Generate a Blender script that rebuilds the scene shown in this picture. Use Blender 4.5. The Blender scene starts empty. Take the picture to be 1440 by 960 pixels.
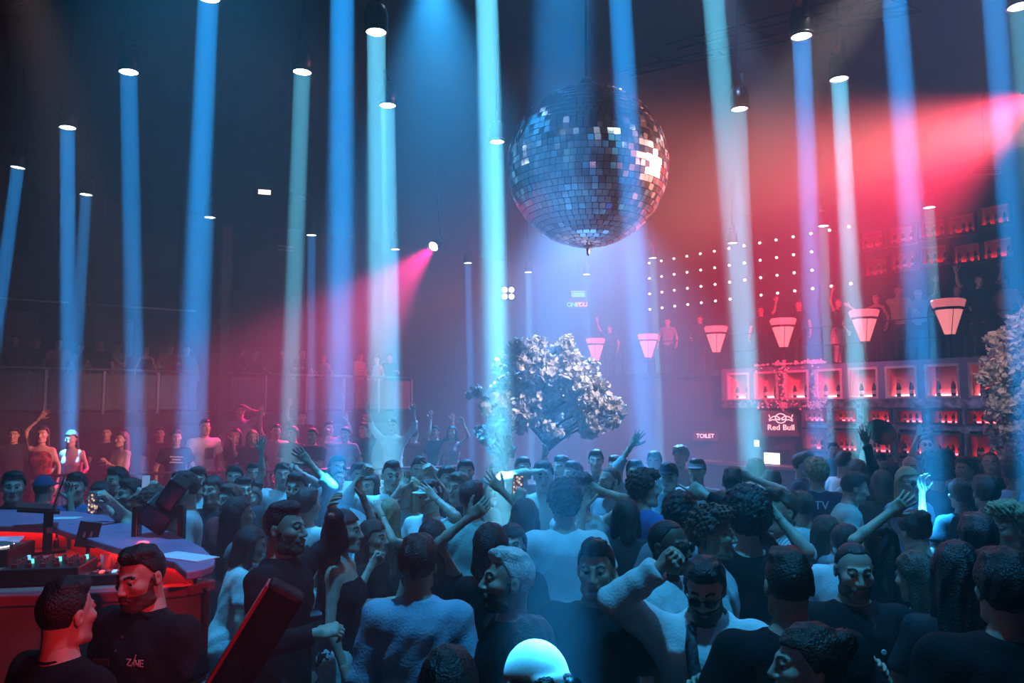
import bpy, bmesh, math, random
import numpy as np
from mathutils import Vector, Matrix, Euler

# ------------------------------------------------------------------ camera, haze, exposure
SC = bpy.context.scene
COL = SC.collection
F = 1100.0                                   # focal length in pixels of the 1440 x 960 frame
HC = 2.4                                     # camera height
PITCH = math.atan(92 / F)
cam_data = bpy.data.cameras.new('camera')
cam = bpy.data.objects.new('camera', cam_data)
COL.objects.link(cam)
cam_data.sensor_width = 36.0
cam_data.lens = 36.0 * F / 1440.0
cam_data.clip_end = 200
cam.location = (0, 0, HC)
cam.rotation_euler = (math.pi / 2 + PITCH, 0, 0)
SC.camera = cam
SC.view_settings.view_transform = 'Standard'
SC.view_settings.look = 'None'
SC.view_settings.exposure = 0.25
SC.view_settings.gamma = 1.0
SC.view_settings.use_curve_mapping = False
SC.cycles.use_denoising = True
SC.cycles.max_bounces = 5
SC.cycles.diffuse_bounces = 3
SC.cycles.glossy_bounces = 3
SC.cycles.transmission_bounces = 3
SC.cycles.transparent_max_bounces = 8
SC.cycles.sample_clamp_indirect = 4.0

HAZE = 0.030
world = bpy.data.worlds.new('world')
SC.world = world
world.use_nodes = True
wn = world.node_tree
wn.nodes.clear()
wo = wn.nodes.new('ShaderNodeOutputWorld')
wv = wn.nodes.new('ShaderNodeVolumeScatter')
wv.inputs['Density'].default_value = HAZE
wv.inputs['Anisotropy'].default_value = 0.1
wn.links.new(wv.outputs[0], wo.inputs['Volume'])
wb = wn.nodes.new('ShaderNodeBackground')
wb.inputs[0].default_value = (0, 0, 0, 1)
wn.links.new(wb.outputs[0], wo.inputs['Surface'])

CF = Vector((0, math.cos(PITCH), math.sin(PITCH)))
CU = Vector((0, -math.sin(PITCH), math.cos(PITCH)))


def ray(px, py):
    return CF + Vector((1, 0, 0)) * ((px - 720) / F) + CU * ((480 - py) / F)


def at(px, py, Y):
    d = ray(px, py)
    return Vector((0, 0, HC)) + d * (Y / d.y)


def atz(px, py, z):
    d = ray(px, py)
    return Vector((0, 0, HC)) + d * ((z - HC) / d.z)


def light(kind, loc, target, color, energy, **kw):
    ld = bpy.data.lights.new('light', kind)
    ld.color = color
    ld.energy = energy
    for k, v in kw.items():
        setattr(ld, k, v)
    o = bpy.data.objects.new('light', ld)
    COL.objects.link(o)
    o.location = loc
    dv = Vector(target) - Vector(loc)
    o.rotation_euler = dv.to_track_quat('-Z', 'Y').to_euler()
    if kind == 'AREA':
        o.visible_camera = False      # the glowing lens mesh in front of it is what one sees
    return o


# stage spots and added fill spots (their fixtures are built further down)
RED_POS = at(1462, 130, 9.0)
RED_AIM = at(1130, 330, 13.5)
light('SPOT', RED_POS, RED_AIM, (1.0, 0.028, 0.10), 25000, spot_size=math.radians(66), spot_blend=1.0, shadow_soft_size=0.15)
PEACH_POS = at(1478, 165, 9.0)
BALL_C = at(826, 235, 9.6)
light('SPOT', PEACH_POS, BALL_C + Vector((0.3, 0, -0.3)), (1.0, 0.30, 0.22), 17000, spot_size=math.radians(34), spot_blend=1.0, shadow_soft_size=0.34)
PINK_POS = at(609, 347, 18.0)
PINK_AIM = at(440, 520, 14.0)
light('SPOT', PINK_POS + (PINK_AIM - PINK_POS).normalized() * 0.05, PINK_AIM, (1.0, 0.02, 0.25), 12000,
      spot_size=math.radians(33), spot_blend=0.7, shadow_soft_size=0.09)
RED2_POS = at(372, 273, 17.0)
RED2_AIM = at(200, 430, 14.0)
light('SPOT', RED2_POS + (RED2_AIM - RED2_POS).normalized() * 0.08, RED2_AIM, (1.0, 0.03, 0.12), 130,
      spot_size=math.radians(24), spot_blend=0.6, shadow_soft_size=0.08)
P0_EST = Vector((7.6, 17.0, 2.6))
# unseen fill spots added over crowd, bar, balcony: position, aim, colour, energy, cone
FILL = [(Vector((-2.6, 5.6, 7.9)), Vector((-2.2, 6.2, 1.0)), (0.035, 0.45, 1.0), 2300, 54),
        (Vector((3.6, 4.8, 7.9)), Vector((3.0, 5.4, 1.0)), (0.025, 0.42, 1.0), 1900, 58),
        (Vector((-1.0, 9.2, 7.9)), Vector((-0.4, 8.4, 1.0)), (0.03, 0.40, 1.0), 7500, 54),
        (Vector((1.6, 16.0, 7.6)), Vector((1.2, 12.5, 1.0)), (0.12, 0.42, 1.0), 24000, 62),
        (Vector((0.4, 2.6, 7.9)), Vector((0.4, 4.0, 1.0)), (0.035, 0.45, 1.0), 1600, 52),
        (Vector((2.6, 9.5, 7.9)), P0_EST, (0.32, 0.50, 1.0), 1700, 28),
        (Vector((-4.8, 6.6, 7.9)), Vector((-8.8, 18.2, 2.7)), (1.0, 0.62, 0.45), 2200, 14)]
for p_, a_, c_, e_, sz_ in FILL:
    light('SPOT', p_, a_, c_, e_, spot_size=math.radians(sz_), spot_blend=1.0, shadow_soft_size=0.12)
STAGE_RED_POS = Vector((1.3, 0.1, 3.3))
STAGE_RED_AIM = Vector((-1.75, 3.5, 1.45))
light('SPOT', STAGE_RED_POS, STAGE_RED_AIM, (1.0, 0.02, 0.03), 420, spot_size=math.radians(21), spot_blend=0.8, shadow_soft_size=0.08)
TREE2_POS = Vector((3.4, 5.0, 7.8))  # unseen warm spot added to brighten the right blossom tree
TREE2_AIM = at(1425, 530, 10.8)
light('SPOT', TREE2_POS, TREE2_AIM, (1.0, 0.72, 0.62), 1100, spot_size=math.radians(18), spot_blend=0.9, shadow_soft_size=0.10)
TREE_POS = Vector((4.6, 7.0, 7.8))  # unseen warm spot added to whiten the wide blossom tree
TREE_AIM = at(770, 550, 12.0)
light('SPOT', TREE_POS, TREE_AIM, (1.0, 0.86, 0.80), 4200, spot_size=math.radians(20), spot_blend=0.9, shadow_soft_size=0.10)

# ------------------------------------------------------------------ materials
MATS = {}


def mat(name, color, rough=0.6, metal=0.0, emit=None, strength=0.0, noise=0.0, nscale=8.0, bump=0.0, bscale=60.0,
        alpha=None, spec=0.5, sample=True, color2=None):
    if name in MATS:
        return MATS[name]
    m = bpy.data.materials.new(name)
    m.use_nodes = True
    nt = m.node_tree
    b = nt.nodes['Principled BSDF']
    b.inputs['Base Color'].default_value = (*color, 1)
    b.inputs['Roughness'].default_value = rough
    b.inputs['Metallic'].default_value = metal
    b.inputs['Specular IOR Level'].default_value = spec
    if emit:
        b.inputs['Emission Color'].default_value = (*emit, 1)
        b.inputs['Emission Strength'].default_value = strength
        if not sample:
            m.cycles.emission_sampling = 'NONE'
    if alpha is not None:
        b.inputs['Alpha'].default_value = alpha
    tc = None
    if noise > 0 or bump > 0:
        tc = nt.nodes.new('ShaderNodeTexCoord')
    if noise > 0:
        n = nt.nodes.new('ShaderNodeTexNoise')
        n.inputs['Scale'].default_value = nscale
        n.inputs['Detail'].default_value = 4
        nt.links.new(tc.outputs['Object'], n.inputs['Vector'])
        r = nt.nodes.new('ShaderNodeValToRGB')
        c2 = color2 or tuple(max(0, c * (1 - noise)) for c in color)
        r.color_ramp.elements[0].color = (*c2, 1)
        r.color_ramp.elements[1].color = (*color, 1)
        r.color_ramp.elements[0].position = 0.35
        r.color_ramp.elements[1].position = 0.65
        nt.links.new(n.outputs['Fac'], r.inputs['Fac'])
        nt.links.new(r.outputs['Color'], b.inputs['Base Color'])
    if bump > 0:
        n2 = nt.nodes.new('ShaderNodeTexNoise')
        n2.inputs['Scale'].default_value = bscale
        n2.inputs['Detail'].default_value = 3
        nt.links.new(tc.outputs['Object'], n2.inputs['Vector'])
        bp = nt.nodes.new('ShaderNodeBump')
        bp.inputs['Strength'].default_value = bump
        bp.inputs['Distance'].default_value = 0.02
        nt.links.new(n2.outputs['Fac'], bp.inputs['Height'])
        nt.links.new(bp.outputs['Normal'], b.inputs['Normal'])
    MATS[name] = m
    return m


M_BLACK = mat('black_metal', (0.012, 0.012, 0.014), 0.35, 0.6, noise=0.4, nscale=20)
M_BLACKP = mat('black_plastic', (0.010, 0.010, 0.012), 0.4, noise=0.4, nscale=15)
M_DARK = mat('dark_wall', (0.020, 0.018, 0.024), 0.8, noise=0.5, nscale=1.5, bump=0.2)
M_CEIL = mat('ceiling_black', (0.012, 0.012, 0.014), 0.85, noise=0.5, nscale=2)
M_FLOOR = mat('floor_dark', (0.03, 0.03, 0.035), 0.3, noise=0.5, nscale=3, bump=0.05)
M_STEEL = mat('brushed_steel', (0.55, 0.52, 0.48), 0.32, 0.9, noise=0.2, nscale=30)
M_LENS = mat('lens_white', (1, 1, 1), 0.3, emit=(0.86, 0.97, 1.0), strength=9.0, sample=False)
M_GLASS = mat('glass_brown_reflection', (0.26, 0.21, 0.19), 0.06, alpha=0.5, spec=1.0)  # brown-grey reflection on the panes is put into this base colour


# ------------------------------------------------------------------ mesh builder
class MB:
    def __init__(self):
        self.v, self.f, self.mi = [], [], []

    def _add(self, vs, fs, mi=0):
        o = len(self.v)
        self.v += [tuple(p) for p in vs]
        self.f += [tuple(i + o for i in q) for q in fs]
        self.mi += [mi] * len(fs)
        return self

    def box(self, c, s, rot=None, mi=0, taper=1.0):
        c = Vector(c)
        x, y, z = s[0] / 2, s[1] / 2, s[2] / 2
        pts = [Vector((a * x * (taper if e > 0 else 1), b * y * (taper if e > 0 else 1), e * z)) for e in (-1, 1) for b in (-1, 1) for a in (-1, 1)]
        if rot is not None:
            R = rot if isinstance(rot, Matrix) else Euler(rot).to_matrix()
            pts = [R @ p for p in pts]
        return self._add([c + p for p in pts], [(0, 2, 3, 1), (4, 5, 7, 6), (0, 1, 5, 4), (2, 6, 7, 3), (0, 4, 6, 2), (1, 3, 7, 5)], mi)

    def tube(self, pts, r, n=8, mi=0, cap=True):
        pts = [Vector(p) for p in pts]
        rs = r if isinstance(r, (list, tuple)) else [r] * len(pts)
        vs = []
        up = Vector((0, 0, 1))
        prev = None
        for i, p in enumerate(pts):
            d = (pts[min(i + 1, len(pts) - 1)] - pts[max(i - 1, 0)]).normalized()
            if prev is None:
                a = d.cross(up if abs(d.z) < 0.95 else Vector((1, 0, 0))).normalized()
            else:
                a = (prev - d * prev.dot(d)).normalized()
            prev = a
            b = d.cross(a)
            for k in range(n):
                t = 2 * math.pi * k / n
                vs.append(p + (a * math.cos(t) + b * math.sin(t)) * rs[i])
        fs = []
        for i in range(len(pts) - 1):
            for k in range(n):
                k2 = (k + 1) % n
                fs.append((i * n + k, i * n + k2, (i + 1) * n + k2, (i + 1) * n + k))
        if cap:
            fs.append(tuple(range(n))[::-1])
            fs.append(tuple((len(pts) - 1) * n + k for k in range(n)))
        return self._add(vs, fs, mi)

    def lathe(self, prof, c=(0, 0, 0), n=20, mi=0, R=None, cap=True):
        c = Vector(c)
        vs = []
        for r, z in prof:
            for k in range(n):
                t = 2 * math.pi * k / n
                p = Vector((r * math.cos(t), r * math.sin(t), z))
                vs.append(c + (R @ p if R is not None else p))
        fs = []
        for i in range(len(prof) - 1):
            for k in range(n):
                k2 = (k + 1) % n
                fs.append((i * n + k, i * n + k2, (i + 1) * n + k2, (i + 1) * n + k))
        if cap:
            fs.append(tuple(range(n))[::-1])
            fs.append(tuple((len(prof) - 1) * n + k for k in range(n)))
        return self._add(vs, fs, mi)

    def prism(self, poly, z0, z1, mi=0):
        n = len(poly)
        vs = [(x, y, z0) for x, y in poly] + [(x, y, z1) for x, y in poly]
        fs = [tuple(range(n))[::-1], tuple(range(n, 2 * n))] + [(i, (i + 1) % n, n + (i + 1) % n, n + i) for i in range(n)]
        return self._add(vs, fs, mi)

    def mesh(self, name, m, smooth=False):
        me = bpy.data.meshes.new(name)
        me.from_pydata(self.v, [], self.f)
        for x in (m if isinstance(m, (list, tuple)) else [m]):
            me.materials.append(x)
        if any(self.mi):
            me.polygons.foreach_set('material_index', self.mi)
        if smooth:
            me.polygons.foreach_set('use_smooth', [True] * len(me.polygons))
        me.update()
        return me

    def build(self, name, m, parent=None, smooth=False, bevel=0.0):
        return obj(name, self.mesh(name, m, smooth), parent, bevel=bevel)


def obj(name, me, parent=None, loc=None, rot=None, bevel=0.0, m=None):
    o = bpy.data.objects.new(name, me)
    COL.objects.link(o)
    if parent is not None:
        o.parent = parent
    if loc is not None:
        o.location = loc
    if rot is not None:
        o.rotation_euler = rot
    if bevel:
        b = o.modifiers.new('bevel', 'BEVEL')
        b.width = bevel
        b.segments = 2
        b.limit_method = 'ANGLE'
    if m is not None:
        o.material_slots[0].link = 'OBJECT'
        o.material_slots[0].material = m
    return o


def tag(o, label=None, cat=None, group=None, kind=None):
    if label:
        o['label'] = label
    if cat:
        o['category'] = cat
    if group:
        o['group'] = group
    if kind:
        o['kind'] = kind
    return o


def empty(name, loc, rz=0.0, label=None, cat=None, group=None, rot=None):
    o = bpy.data.objects.new(name, None)
    COL.objects.link(o)
    o.empty_display_size = 0.1
    o.location = loc
    o.rotation_euler = rot if rot is not None else (0, 0, rz)
    return tag(o, label, cat, group)


def copy_tree(o, parent=None):
    c = o.copy()
    COL.objects.link(c)
    c.parent = parent
    for ch in list(o.children):
        copy_tree(ch, c)
    return c


def text_mesh(name, body, size, m, parent=None, loc=(0, 0, 0), rot=(0, 0, 0), extrude=0.004, align='CENTER', space=1.0, bold=0.0):
    cu = bpy.data.curves.new(name, 'FONT')
    cu.body = body
    cu.size = size
    cu.extrude = extrude
    cu.align_x = align
    cu.align_y = 'CENTER'
    cu.space_character = space
    cu.offset = bold
    cu.resolution_u = 3
    tmp = bpy.data.objects.new('tmp_text', cu)
    COL.objects.link(tmp)
    dg = bpy.context.evaluated_depsgraph_get()
    me = bpy.data.meshes.new_from_object(tmp.evaluated_get(dg))
    bpy.data.objects.remove(tmp)
    bpy.data.curves.remove(cu)
    me.materials.clear()
    me.materials.append(m)
    return obj(name, me, parent, loc, rot)


# ------------------------------------------------------------------ the hall
# plan: the right wall (bar) runs along VW from P0, the balcony on the left along UW
P0 = Vector((5.6, 20.5, 0))
AR = math.radians(-55)
VW = Vector((math.cos(AR), math.sin(AR), 0))
NW = Vector((-VW.y, VW.x, 0))
BA = Vector((-11.0, 16.8, 0))
BB = Vector((-3.0, 23.3, 0))
UW = (BB - BA).normalized()
AU = math.atan2(UW.y, UW.x)
NU = Vector((-UW.y, UW.x, 0))
ZC = 8.4
CORNER = Vector((1.09, 33.0, 0))


def wall(name, a, b, z0, z1, m, t=0.2):
    a, b = Vector(a), Vector(b)
    d = (b - a)
    L = d.length
    mb = MB().box((L / 2, t / 2, (z1 - z0) / 2), (L, t, z1 - z0))
    o = mb.build(name, m)
    o.location = (a.x, a.y, z0)
    o.rotation_euler = (0, 0, math.atan2(d.y, d.x))
    return tag(o, kind='structure')


LB = BA + NU * 5.0 - UW * 7.0
RB = P0 + NW * 3.5 + VW * 13.0
tag(MB().prism([(-20, -5), (18, -5), (18, 34), (-20, 34)], -0.2, 0.0).build('floor', M_FLOOR), kind='structure')
tag(MB().prism([(-20, -5), (18, -5), (18, 34), (-20, 34)], ZC, ZC + 0.2).build('ceiling', M_CEIL), kind='structure')
wall('wall_back_left', LB, CORNER, 0, ZC, M_DARK)
wall('wall_back_right', CORNER, RB, 0, ZC, M_DARK)
wall('wall_left', Vector((LB.x, -4.5, 0)), LB, 0, ZC, M_DARK)
wall('wall_right', RB, Vector((RB.x, -4.5, 0)), 0, ZC, M_DARK)
wall('wall_rear', Vector((RB.x, -4.5, 0)), Vector((LB.x, -4.5, 0)), 0, ZC, M_DARK)

# ---- left balcony: deck, pillar, railing
ZB = 2.28
LBAL = 2.5                    # extra length to the left of BA
L_TOT = (BB - BA).length + LBAL
deck = MB().box((L_TOT / 2, 2.5, -0.17), (L_TOT, 5.0, 0.34)).build('balcony_floor', mat('deck_dark', (0.02, 0.018, 0.02), 0.6, noise=0.4))
o0 = BA - UW * LBAL
deck.location = (o0.x, o0.y, ZB)
deck.rotation_euler = (0, 0, AU)
tag(deck, kind='structure')
pil = at(313, 500, 18.9)
po = MB().box((0, 0, 3.4), (0.22, 0.22, 6.8)).build('pillar_column', mat('pillar_wood', (0.22, 0.16, 0.12), 0.8, noise=0.5, nscale=6, bump=0.5), bevel=0.01)
po.location = (pil.x, pil.y, 0)
po.rotation_euler = (0, 0, AU)
tag(po, 'rough tall wooden pillar beside the glass balcony railing', 'pillar')


def on_rail(px):
    """parameter along the balcony edge under picture column px"""
    k = (px - 720) / F
    # o0 + UW*t :  x = k*y
    return (k * o0.y - o0.x) / (UW.x - k * UW.y)


def railing(t0, t1, posts, label):
    r = empty('balcony_railing', (o0.x, o0.y, ZB), AU, label, 'railing')
    MB().tube([(t0, 0, 0.98), (t1, 0, 0.98)], 0.028, 10).build('handrail', M_STEEL, r, True)
    for p in posts:
        MB().box((p, 0, 0.45), (0.055, 0.055, 0.98)).build('post', M_STEEL, r)
    es = [t0] + [p for p in posts] + [t1]
    for a, b in zip(es[:-1], es[1:]):
        if b - a > 0.3:
            MB().box(((a + b) / 2, 0.0, 0.47), (b - a - 0.1, 0.012, 0.82)).build('glass_panel', M_GLASS, r)
    return r


railing(0.05, on_rail(281), [on_rail(x) for x in (-30, 65, 147, 223)], 'steel balcony railing with brownish glass left of the wooden pillar')
railing(on_rail(322), L_TOT - 0.02, [on_rail(x) for x in (374, 431, 484, 533, 579)], 'steel balcony railing with glass right of the wooden pillar')
# pipe along the wall above the balcony and pale wall panels behind it
pipe = empty('ceiling_pipe', (0, 0, 0), 0, 'long thin metal pipe hung above the left balcony', 'pipe')
pa, pb = at(-20, 418, 16.0), at(275, 437.5, 18.6)
pm = pa.lerp(pb, 0.36)
pn = pa.lerp(pb, 0.43)
MB().tube([pa, pm], 0.02, 8).build('tube', M_STEEL, pipe, True)
MB().tube([pn, pb], 0.024, 8).build('tube', M_STEEL, pipe, True)
for k in (0.08, 0.3, 0.5, 0.9):
    q = pa.lerp(pb, k)
    MB().tube([q, (q.x, q.y, ZC)], 0.006, 5).build('hanger', M_BLACK, pipe)
M_PANEL = mat('panel_beige', (0.32, 0.26, 0.24), 0.7, noise=0.3, nscale=3)
for px0, px1, y0, y1 in ((12, 44, 438, 500), (138, 178, 448, 500)):
    pp = empty('wall_panel', (0, 0, 0), 0, 'pale upright panel on the wall behind the balcony, ' + ('near its far corner' if px0 < 100 else 'beside the people standing there'), 'panel')
    k = ((px0 + px1) / 2 - 720) / F
    q0 = LB
    t = (k * q0.y - q0.x) / (UW.x - k * UW.y)
    c = q0 + UW * t - NU * 0.05
    w = (px1 - px0) / F * c.y * 1.2
    za, zb = at(px0, y1, c.y).z, at(px0, y0, c.y).z
    pp.location = (c.x, c.y, 0)
    pp.rotation_euler = (0, 0, AU)
    MB().box((0, 0, (za + zb) / 2), (w, 0.05, zb - za)).build('board', M_PANEL, pp)
    MB().box((-w / 2 - 0.03, 0, (za + zb) / 2), (0.06, 0.08, zb - za + 0.1)).build('frame_side', M_BLACK, pp)
    MB().box((w / 2 + 0.03, 0, (za + zb) / 2), (0.06, 0.08, zb - za + 0.1)).build('frame_side', M_BLACK, pp)

# ---- terrace under the left balcony
ZT = 0.45
TA, TB = at(-60, 660, 10.6), at(665, 660, 12.6)
TA.z = TB.z = 0
td = TB - TA
TN = Vector((-td.y, td.x, 0)).normalized()
ta2, tb2 = TA + TN * 6.5, TB + TN * 9.5
tag(MB().prism([(TA.x, TA.y), (TB.x, TB.y), (tb2.x, tb2.y), (ta2.x, ta2.y)], 0.0, ZT).build('floor_terrace', mat('terrace_dark', (0.03, 0.022, 0.025), 0.6, noise=0.4)), kind='structure')
rs_ = at(380, 600, 14.4)
tag(MB().box((rs_.x, rs_.y + 0.3, ZT + 0.15), (2.8, 2.6, 0.30), (0, 0, 0.2)).build('floor_riser', MATS['terrace_dark']), kind='structure')
rt = empty('terrace_railing', (TA.x, TA.y, ZT), math.atan2(td.y, td.x), 'low dark metal railing with red handrail along the raised terrace edge', 'railing')
LT = td.length
M_RAILR = mat('rail_painted', (0.25, 0.08, 0.09), 0.35, 0.4, noise=0.2)
MB().tube([(0.1, 0.06, 1.0), (LT - 0.1, 0.06, 1.0)], 0.022, 8).build('handrail', M_RAILR, rt, True)
MB().tube([(0.1, 0.06, 0.72), (LT - 0.1, 0.06, 0.72)], 0.012, 6).build('rail_bar', M_BLACK, rt, True)
for i in range(9):
    MB().box((0.12 + i * (LT - 0.24) / 8, 0.06, 0.5), (0.04, 0.04, 1.0)).build('post', M_BLACK, rt)

# ---- right: bar wall, frieze, upper deck
ZD = 3.40
M_FRIEZE = mat('frieze_blue_grey', (0.20, 0.25, 0.36), 0.5, noise=0.3, nscale=5)
M_FRAME = mat('niche_frame', (0.62, 0.55, 0.55), 0.45, noise=0.15, nscale=10)
M_NICHE = mat('niche_pink', (0.62, 0.20, 0.25), 0.6, noise=0.2, nscale=4)
M_NICHE2 = mat('niche_red', (0.42, 0.05, 0.08), 0.6, noise=0.3, nscale=4)
M_LEDP = mat('led_pink', (1, 0.5, 0.5), emit=(1.0, 0.30, 0.30), strength=20.0)
M_LEDR = mat('led_red', (1, 0.2, 0.2), emit=(1.0, 0.07, 0.10), strength=11.0)
M_LEDG = mat('led_back_glow', (1, 0.4, 0.4), emit=(1.0, 0.22, 0.26), strength=0.55, sample=False)
M_LEDD = mat('led_back_dim', (0.6, 0.1, 0.12), emit=(1.0, 0.06, 0.10), strength=0.30, sample=False)
M_SILVER = mat('silver_leaf', (0.55, 0.55, 0.62), 0.28, 0.85, noise=0.75, nscale=9, bump=0.8, bscale=14)


def wall_local(name, mb, m, kind=None, bevel=0.0):
    o = mb.build(name, m, bevel=bevel)
    o.location = P0
    o.rotation_euler = (0, 0, AR)
    if kind:
        tag(o, kind=kind)
    return o


def t_of(px, off=0.0):
    """distance along the bar wall (shifted outwards by off) under picture column px"""
    k = (px - 720) / F
    q = P0 + NW * off
    return (k * q.y - q.x) / (VW.x - k * VW.y)


T_END = 11.0
wall_local('floor_upper_deck', MB().box(((T_END - 6.5) / 2, 1.85, ZD - 0.08), (T_END + 6.5, 3.3, 0.16)), M_DARK, 'structure')
wall_local('wall_bar', MB().box(((T_END - 6.5) / 2, 0.55, 1.62), (T_END + 6.5, 0.16, 3.24)), mat('bar_wall', (0.05, 0.06, 0.10), 0.6, noise=0.3, nscale=3), 'structure')
t0f = t_of(1013)
# frieze: strips around the square niches
NB = 9
tc0, tcs, BS = t_of(1036), 0.86, 0.70
zc = 2.93
fr = empty('bar_frieze', P0, AR, 'long blue grey frieze above the bar holding square bottle niches', 'frieze')
fl = tc0 + (NB - 1) * tcs + 0.6 - t0f
fm = t0f + fl / 2
MB().box((fm, 0.25, 3.335), (fl, 0.42, 0.11)).build('top_strip', M_FRIEZE, fr)
MB().box((fm, 0.25, 2.475), (fl, 0.42, 0.19)).build('bottom_strip', M_SILVER, fr)
for i in range(NB + 1):
    a = t0f if i == 0 else tc0 + (i - 1) * tcs + BS / 2
    b = t0f + fl if i == NB else tc0 + i * tcs - BS / 2
    MB().box(((a + b) / 2, 0.25, zc), (b - a, 0.42, 0.72)).build('divider', M_SILVER if i in (2, 3) else M_FRIEZE, fr)

M_BOTTLE = mat('bottle_dark_glass', (0.012, 0.02, 0.015), 0.1, spec=0.8)
M_FOIL = mat('bottle_foil', (0.55, 0.45, 0.25), 0.3, 0.8)
M_PAPER = mat('bottle_label', (0.6, 0.55, 0.5), 0.6)


def bottle_mesh(kind):
    if kind == 0:     # champagne
        prof = [(0.042, 0), (0.044, 0.01), (0.044, 0.16), (0.036, 0.20), (0.018, 0.25), (0.015, 0.27)]
        top = [(0.0165, 0.255), (0.0165, 0.30), (0.013, 0.32)]
    else:             # spirit
        prof = [(0.038, 0), (0.04, 0.01), (0.04, 0.17), (0.03, 0.195), (0.014, 0.21), (0.013, 0.25)]
        top = [(0.016, 0.24), (0.016, 0.27)]
    a = MB().lathe(prof, n=12).mesh('bottle', M_BOTTLE, True)
    b = MB().lathe(top, n=10).mesh('cap', M_FOIL, True)
    c = MB().lathe([(0.0452 if kind == 0 else 0.0412, 0.05), (0.0452 if kind == 0 else 0.0412, 0.12)], n=12, cap=False).mesh('paper_label', M_PAPER, True)
    return a, b, c


BM = [bottle_mesh(0), bottle_mesh(1)]


def bottle(loc, kind, label, group, scale=1.0, m=None):
    a = obj('bottle', BM[kind][0], None, loc, m=m)
    a.scale = (scale,) * 3
    tag(a, label, 'bottle', group)
    obj('bottle_cap', BM[kind][1], a)
    obj('paper_label', BM[kind][2], a)
    return a


def niche(t, z, w, h, m_in, m_led, m_back, label, group, off, depth, frame, parent_frame=(P0, AR), owner=None):
    """an open lit box set along the bar wall"""
    V = VW
    c = parent_frame[0] + V * t + NW * off
    if owner is None:
        e = empty('display_niche', (c.x, c.y, z - h / 2), parent_frame[1], label, 'niche', group)
    else:
        e = empty('niche', (t, off, z - h / 2))
        e.parent = owner
    fw = 0.05
    for s in (-1, 1):
        MB().box((s * (w / 2 - fw / 2), -0.02 + 0.03, h / 2), (fw, 0.10, h)).build('frame_side', frame, e)
    MB().box((0, 0.01, fw / 2), (w - 2 * fw, 0.10, fw)).build('frame_bottom', frame, e)
    MB().box((0, 0.01, h - fw / 2), (w - 2 * fw, 0.10, fw)).build('frame_top', frame, e)
    b = MB()
    b.box((0, depth, h / 2), (w - 2 * fw, 0.02, h))
    b.box((-(w / 2 - fw - 0.005), depth / 2 + 0.03, h / 2), (0.01, depth - 0.06, h))
    b.box(((w / 2 - fw - 0.005), depth / 2 + 0.03, h / 2), (0.01, depth - 0.06, h))
    b.box((0, depth / 2 + 0.03, fw - 0.02), (w - 2 * fw, depth - 0.06, 0.02))
    b.box((0, depth / 2 + 0.03, h - fw + 0.02), (w - 2 * fw, depth - 0.06, 0.02))
    b.build('niche_lining', m_in, e)
    MB().box((0, depth - 0.05, fw + 0.014), (w - 2 * fw - 0.04, 0.05, 0.03)).build('led_strip', m_led, e)
    return e


rnd = random.Random(5)
for i in range(NB):
    t = tc0 + i * tcs
    niche(t, zc, BS, BS, M_NICHE, M_LEDP, None, 'square pink lit niche with white frame in the upper bar frieze', 'upper bar niches', 0.06, 0.32, M_FRAME, owner=fr)
    for s in (-0.17, 0.14):
        q = P0 + VW * (t + s + rnd.uniform(-.02, .02)) + NW * 0.22
        bottle((q.x, q.y, zc - BS / 2 + 0.05), 0, 'dark champagne bottle standing in a pink upper bar niche', 'champagne bottles in the upper niches', 1.12)
# lower shelves in two rows between silver columns
lowpx = [1139, 1183, 1229, 1274, 1323, 1375]
lt = [t_of(x) for x in lowpx]
lt.append(lt[-1] + (lt[-1] - lt[0]) / 5)
bar_t = mat('bar_shelf_board', (0.10, 0.09, 0.13), 0.4, noise=0.4, nscale=6)
sh = empty('bar_shelf_unit', P0, AR, 'tall bar shelf unit with silver leaf columns below the frieze', 'shelf')
for i, t in enumerate(lt):
    if i + 1 < len(lt):
        mid = (t + lt[i + 1]) / 2
        MB().box((mid, 0.30, 1.2), (0.18, 0.34, 2.36)).build('column', M_SILVER, sh)
MB().box(((lt[0] + lt[-1]) / 2, 0.30, 1.97), (lt[-1] - lt[0] + 0.7, 0.36, 0.10)).build('shelf_board', M_SILVER, sh)
MB().box(((lt[0] + lt[-1]) / 2, 0.30, 1.26), (lt[-1] - lt[0] + 0.7, 0.36, 0.10)).build('shelf_board', bar_t, sh)
for i, t in enumerate(lt):
    for z, h, nm in ((2.20, 0.34, 'upper row of the red bar shelves'), (1.62, 0.50, 'lower row of the red bar shelves')):
        niche(t, z, 0.62, h, M_NICHE2, M_LEDR, None, 'red lit shelf niche in the ' + nm, nm, 0.10, 0.34, bar_t, owner=sh)
        for k in range(4):
            q = P0 + VW * (t - 0.2 + k * 0.13 + rnd.uniform(-.03, .03)) + NW * 0.26
            bottle((q.x, q.y, z - h / 2 + 0.045), rnd.choice((0, 1)), 'small dark bottle standing in the ' + nm, 'bottles in the ' + nm, 0.85 if h > 0.4 else 0.72)

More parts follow.
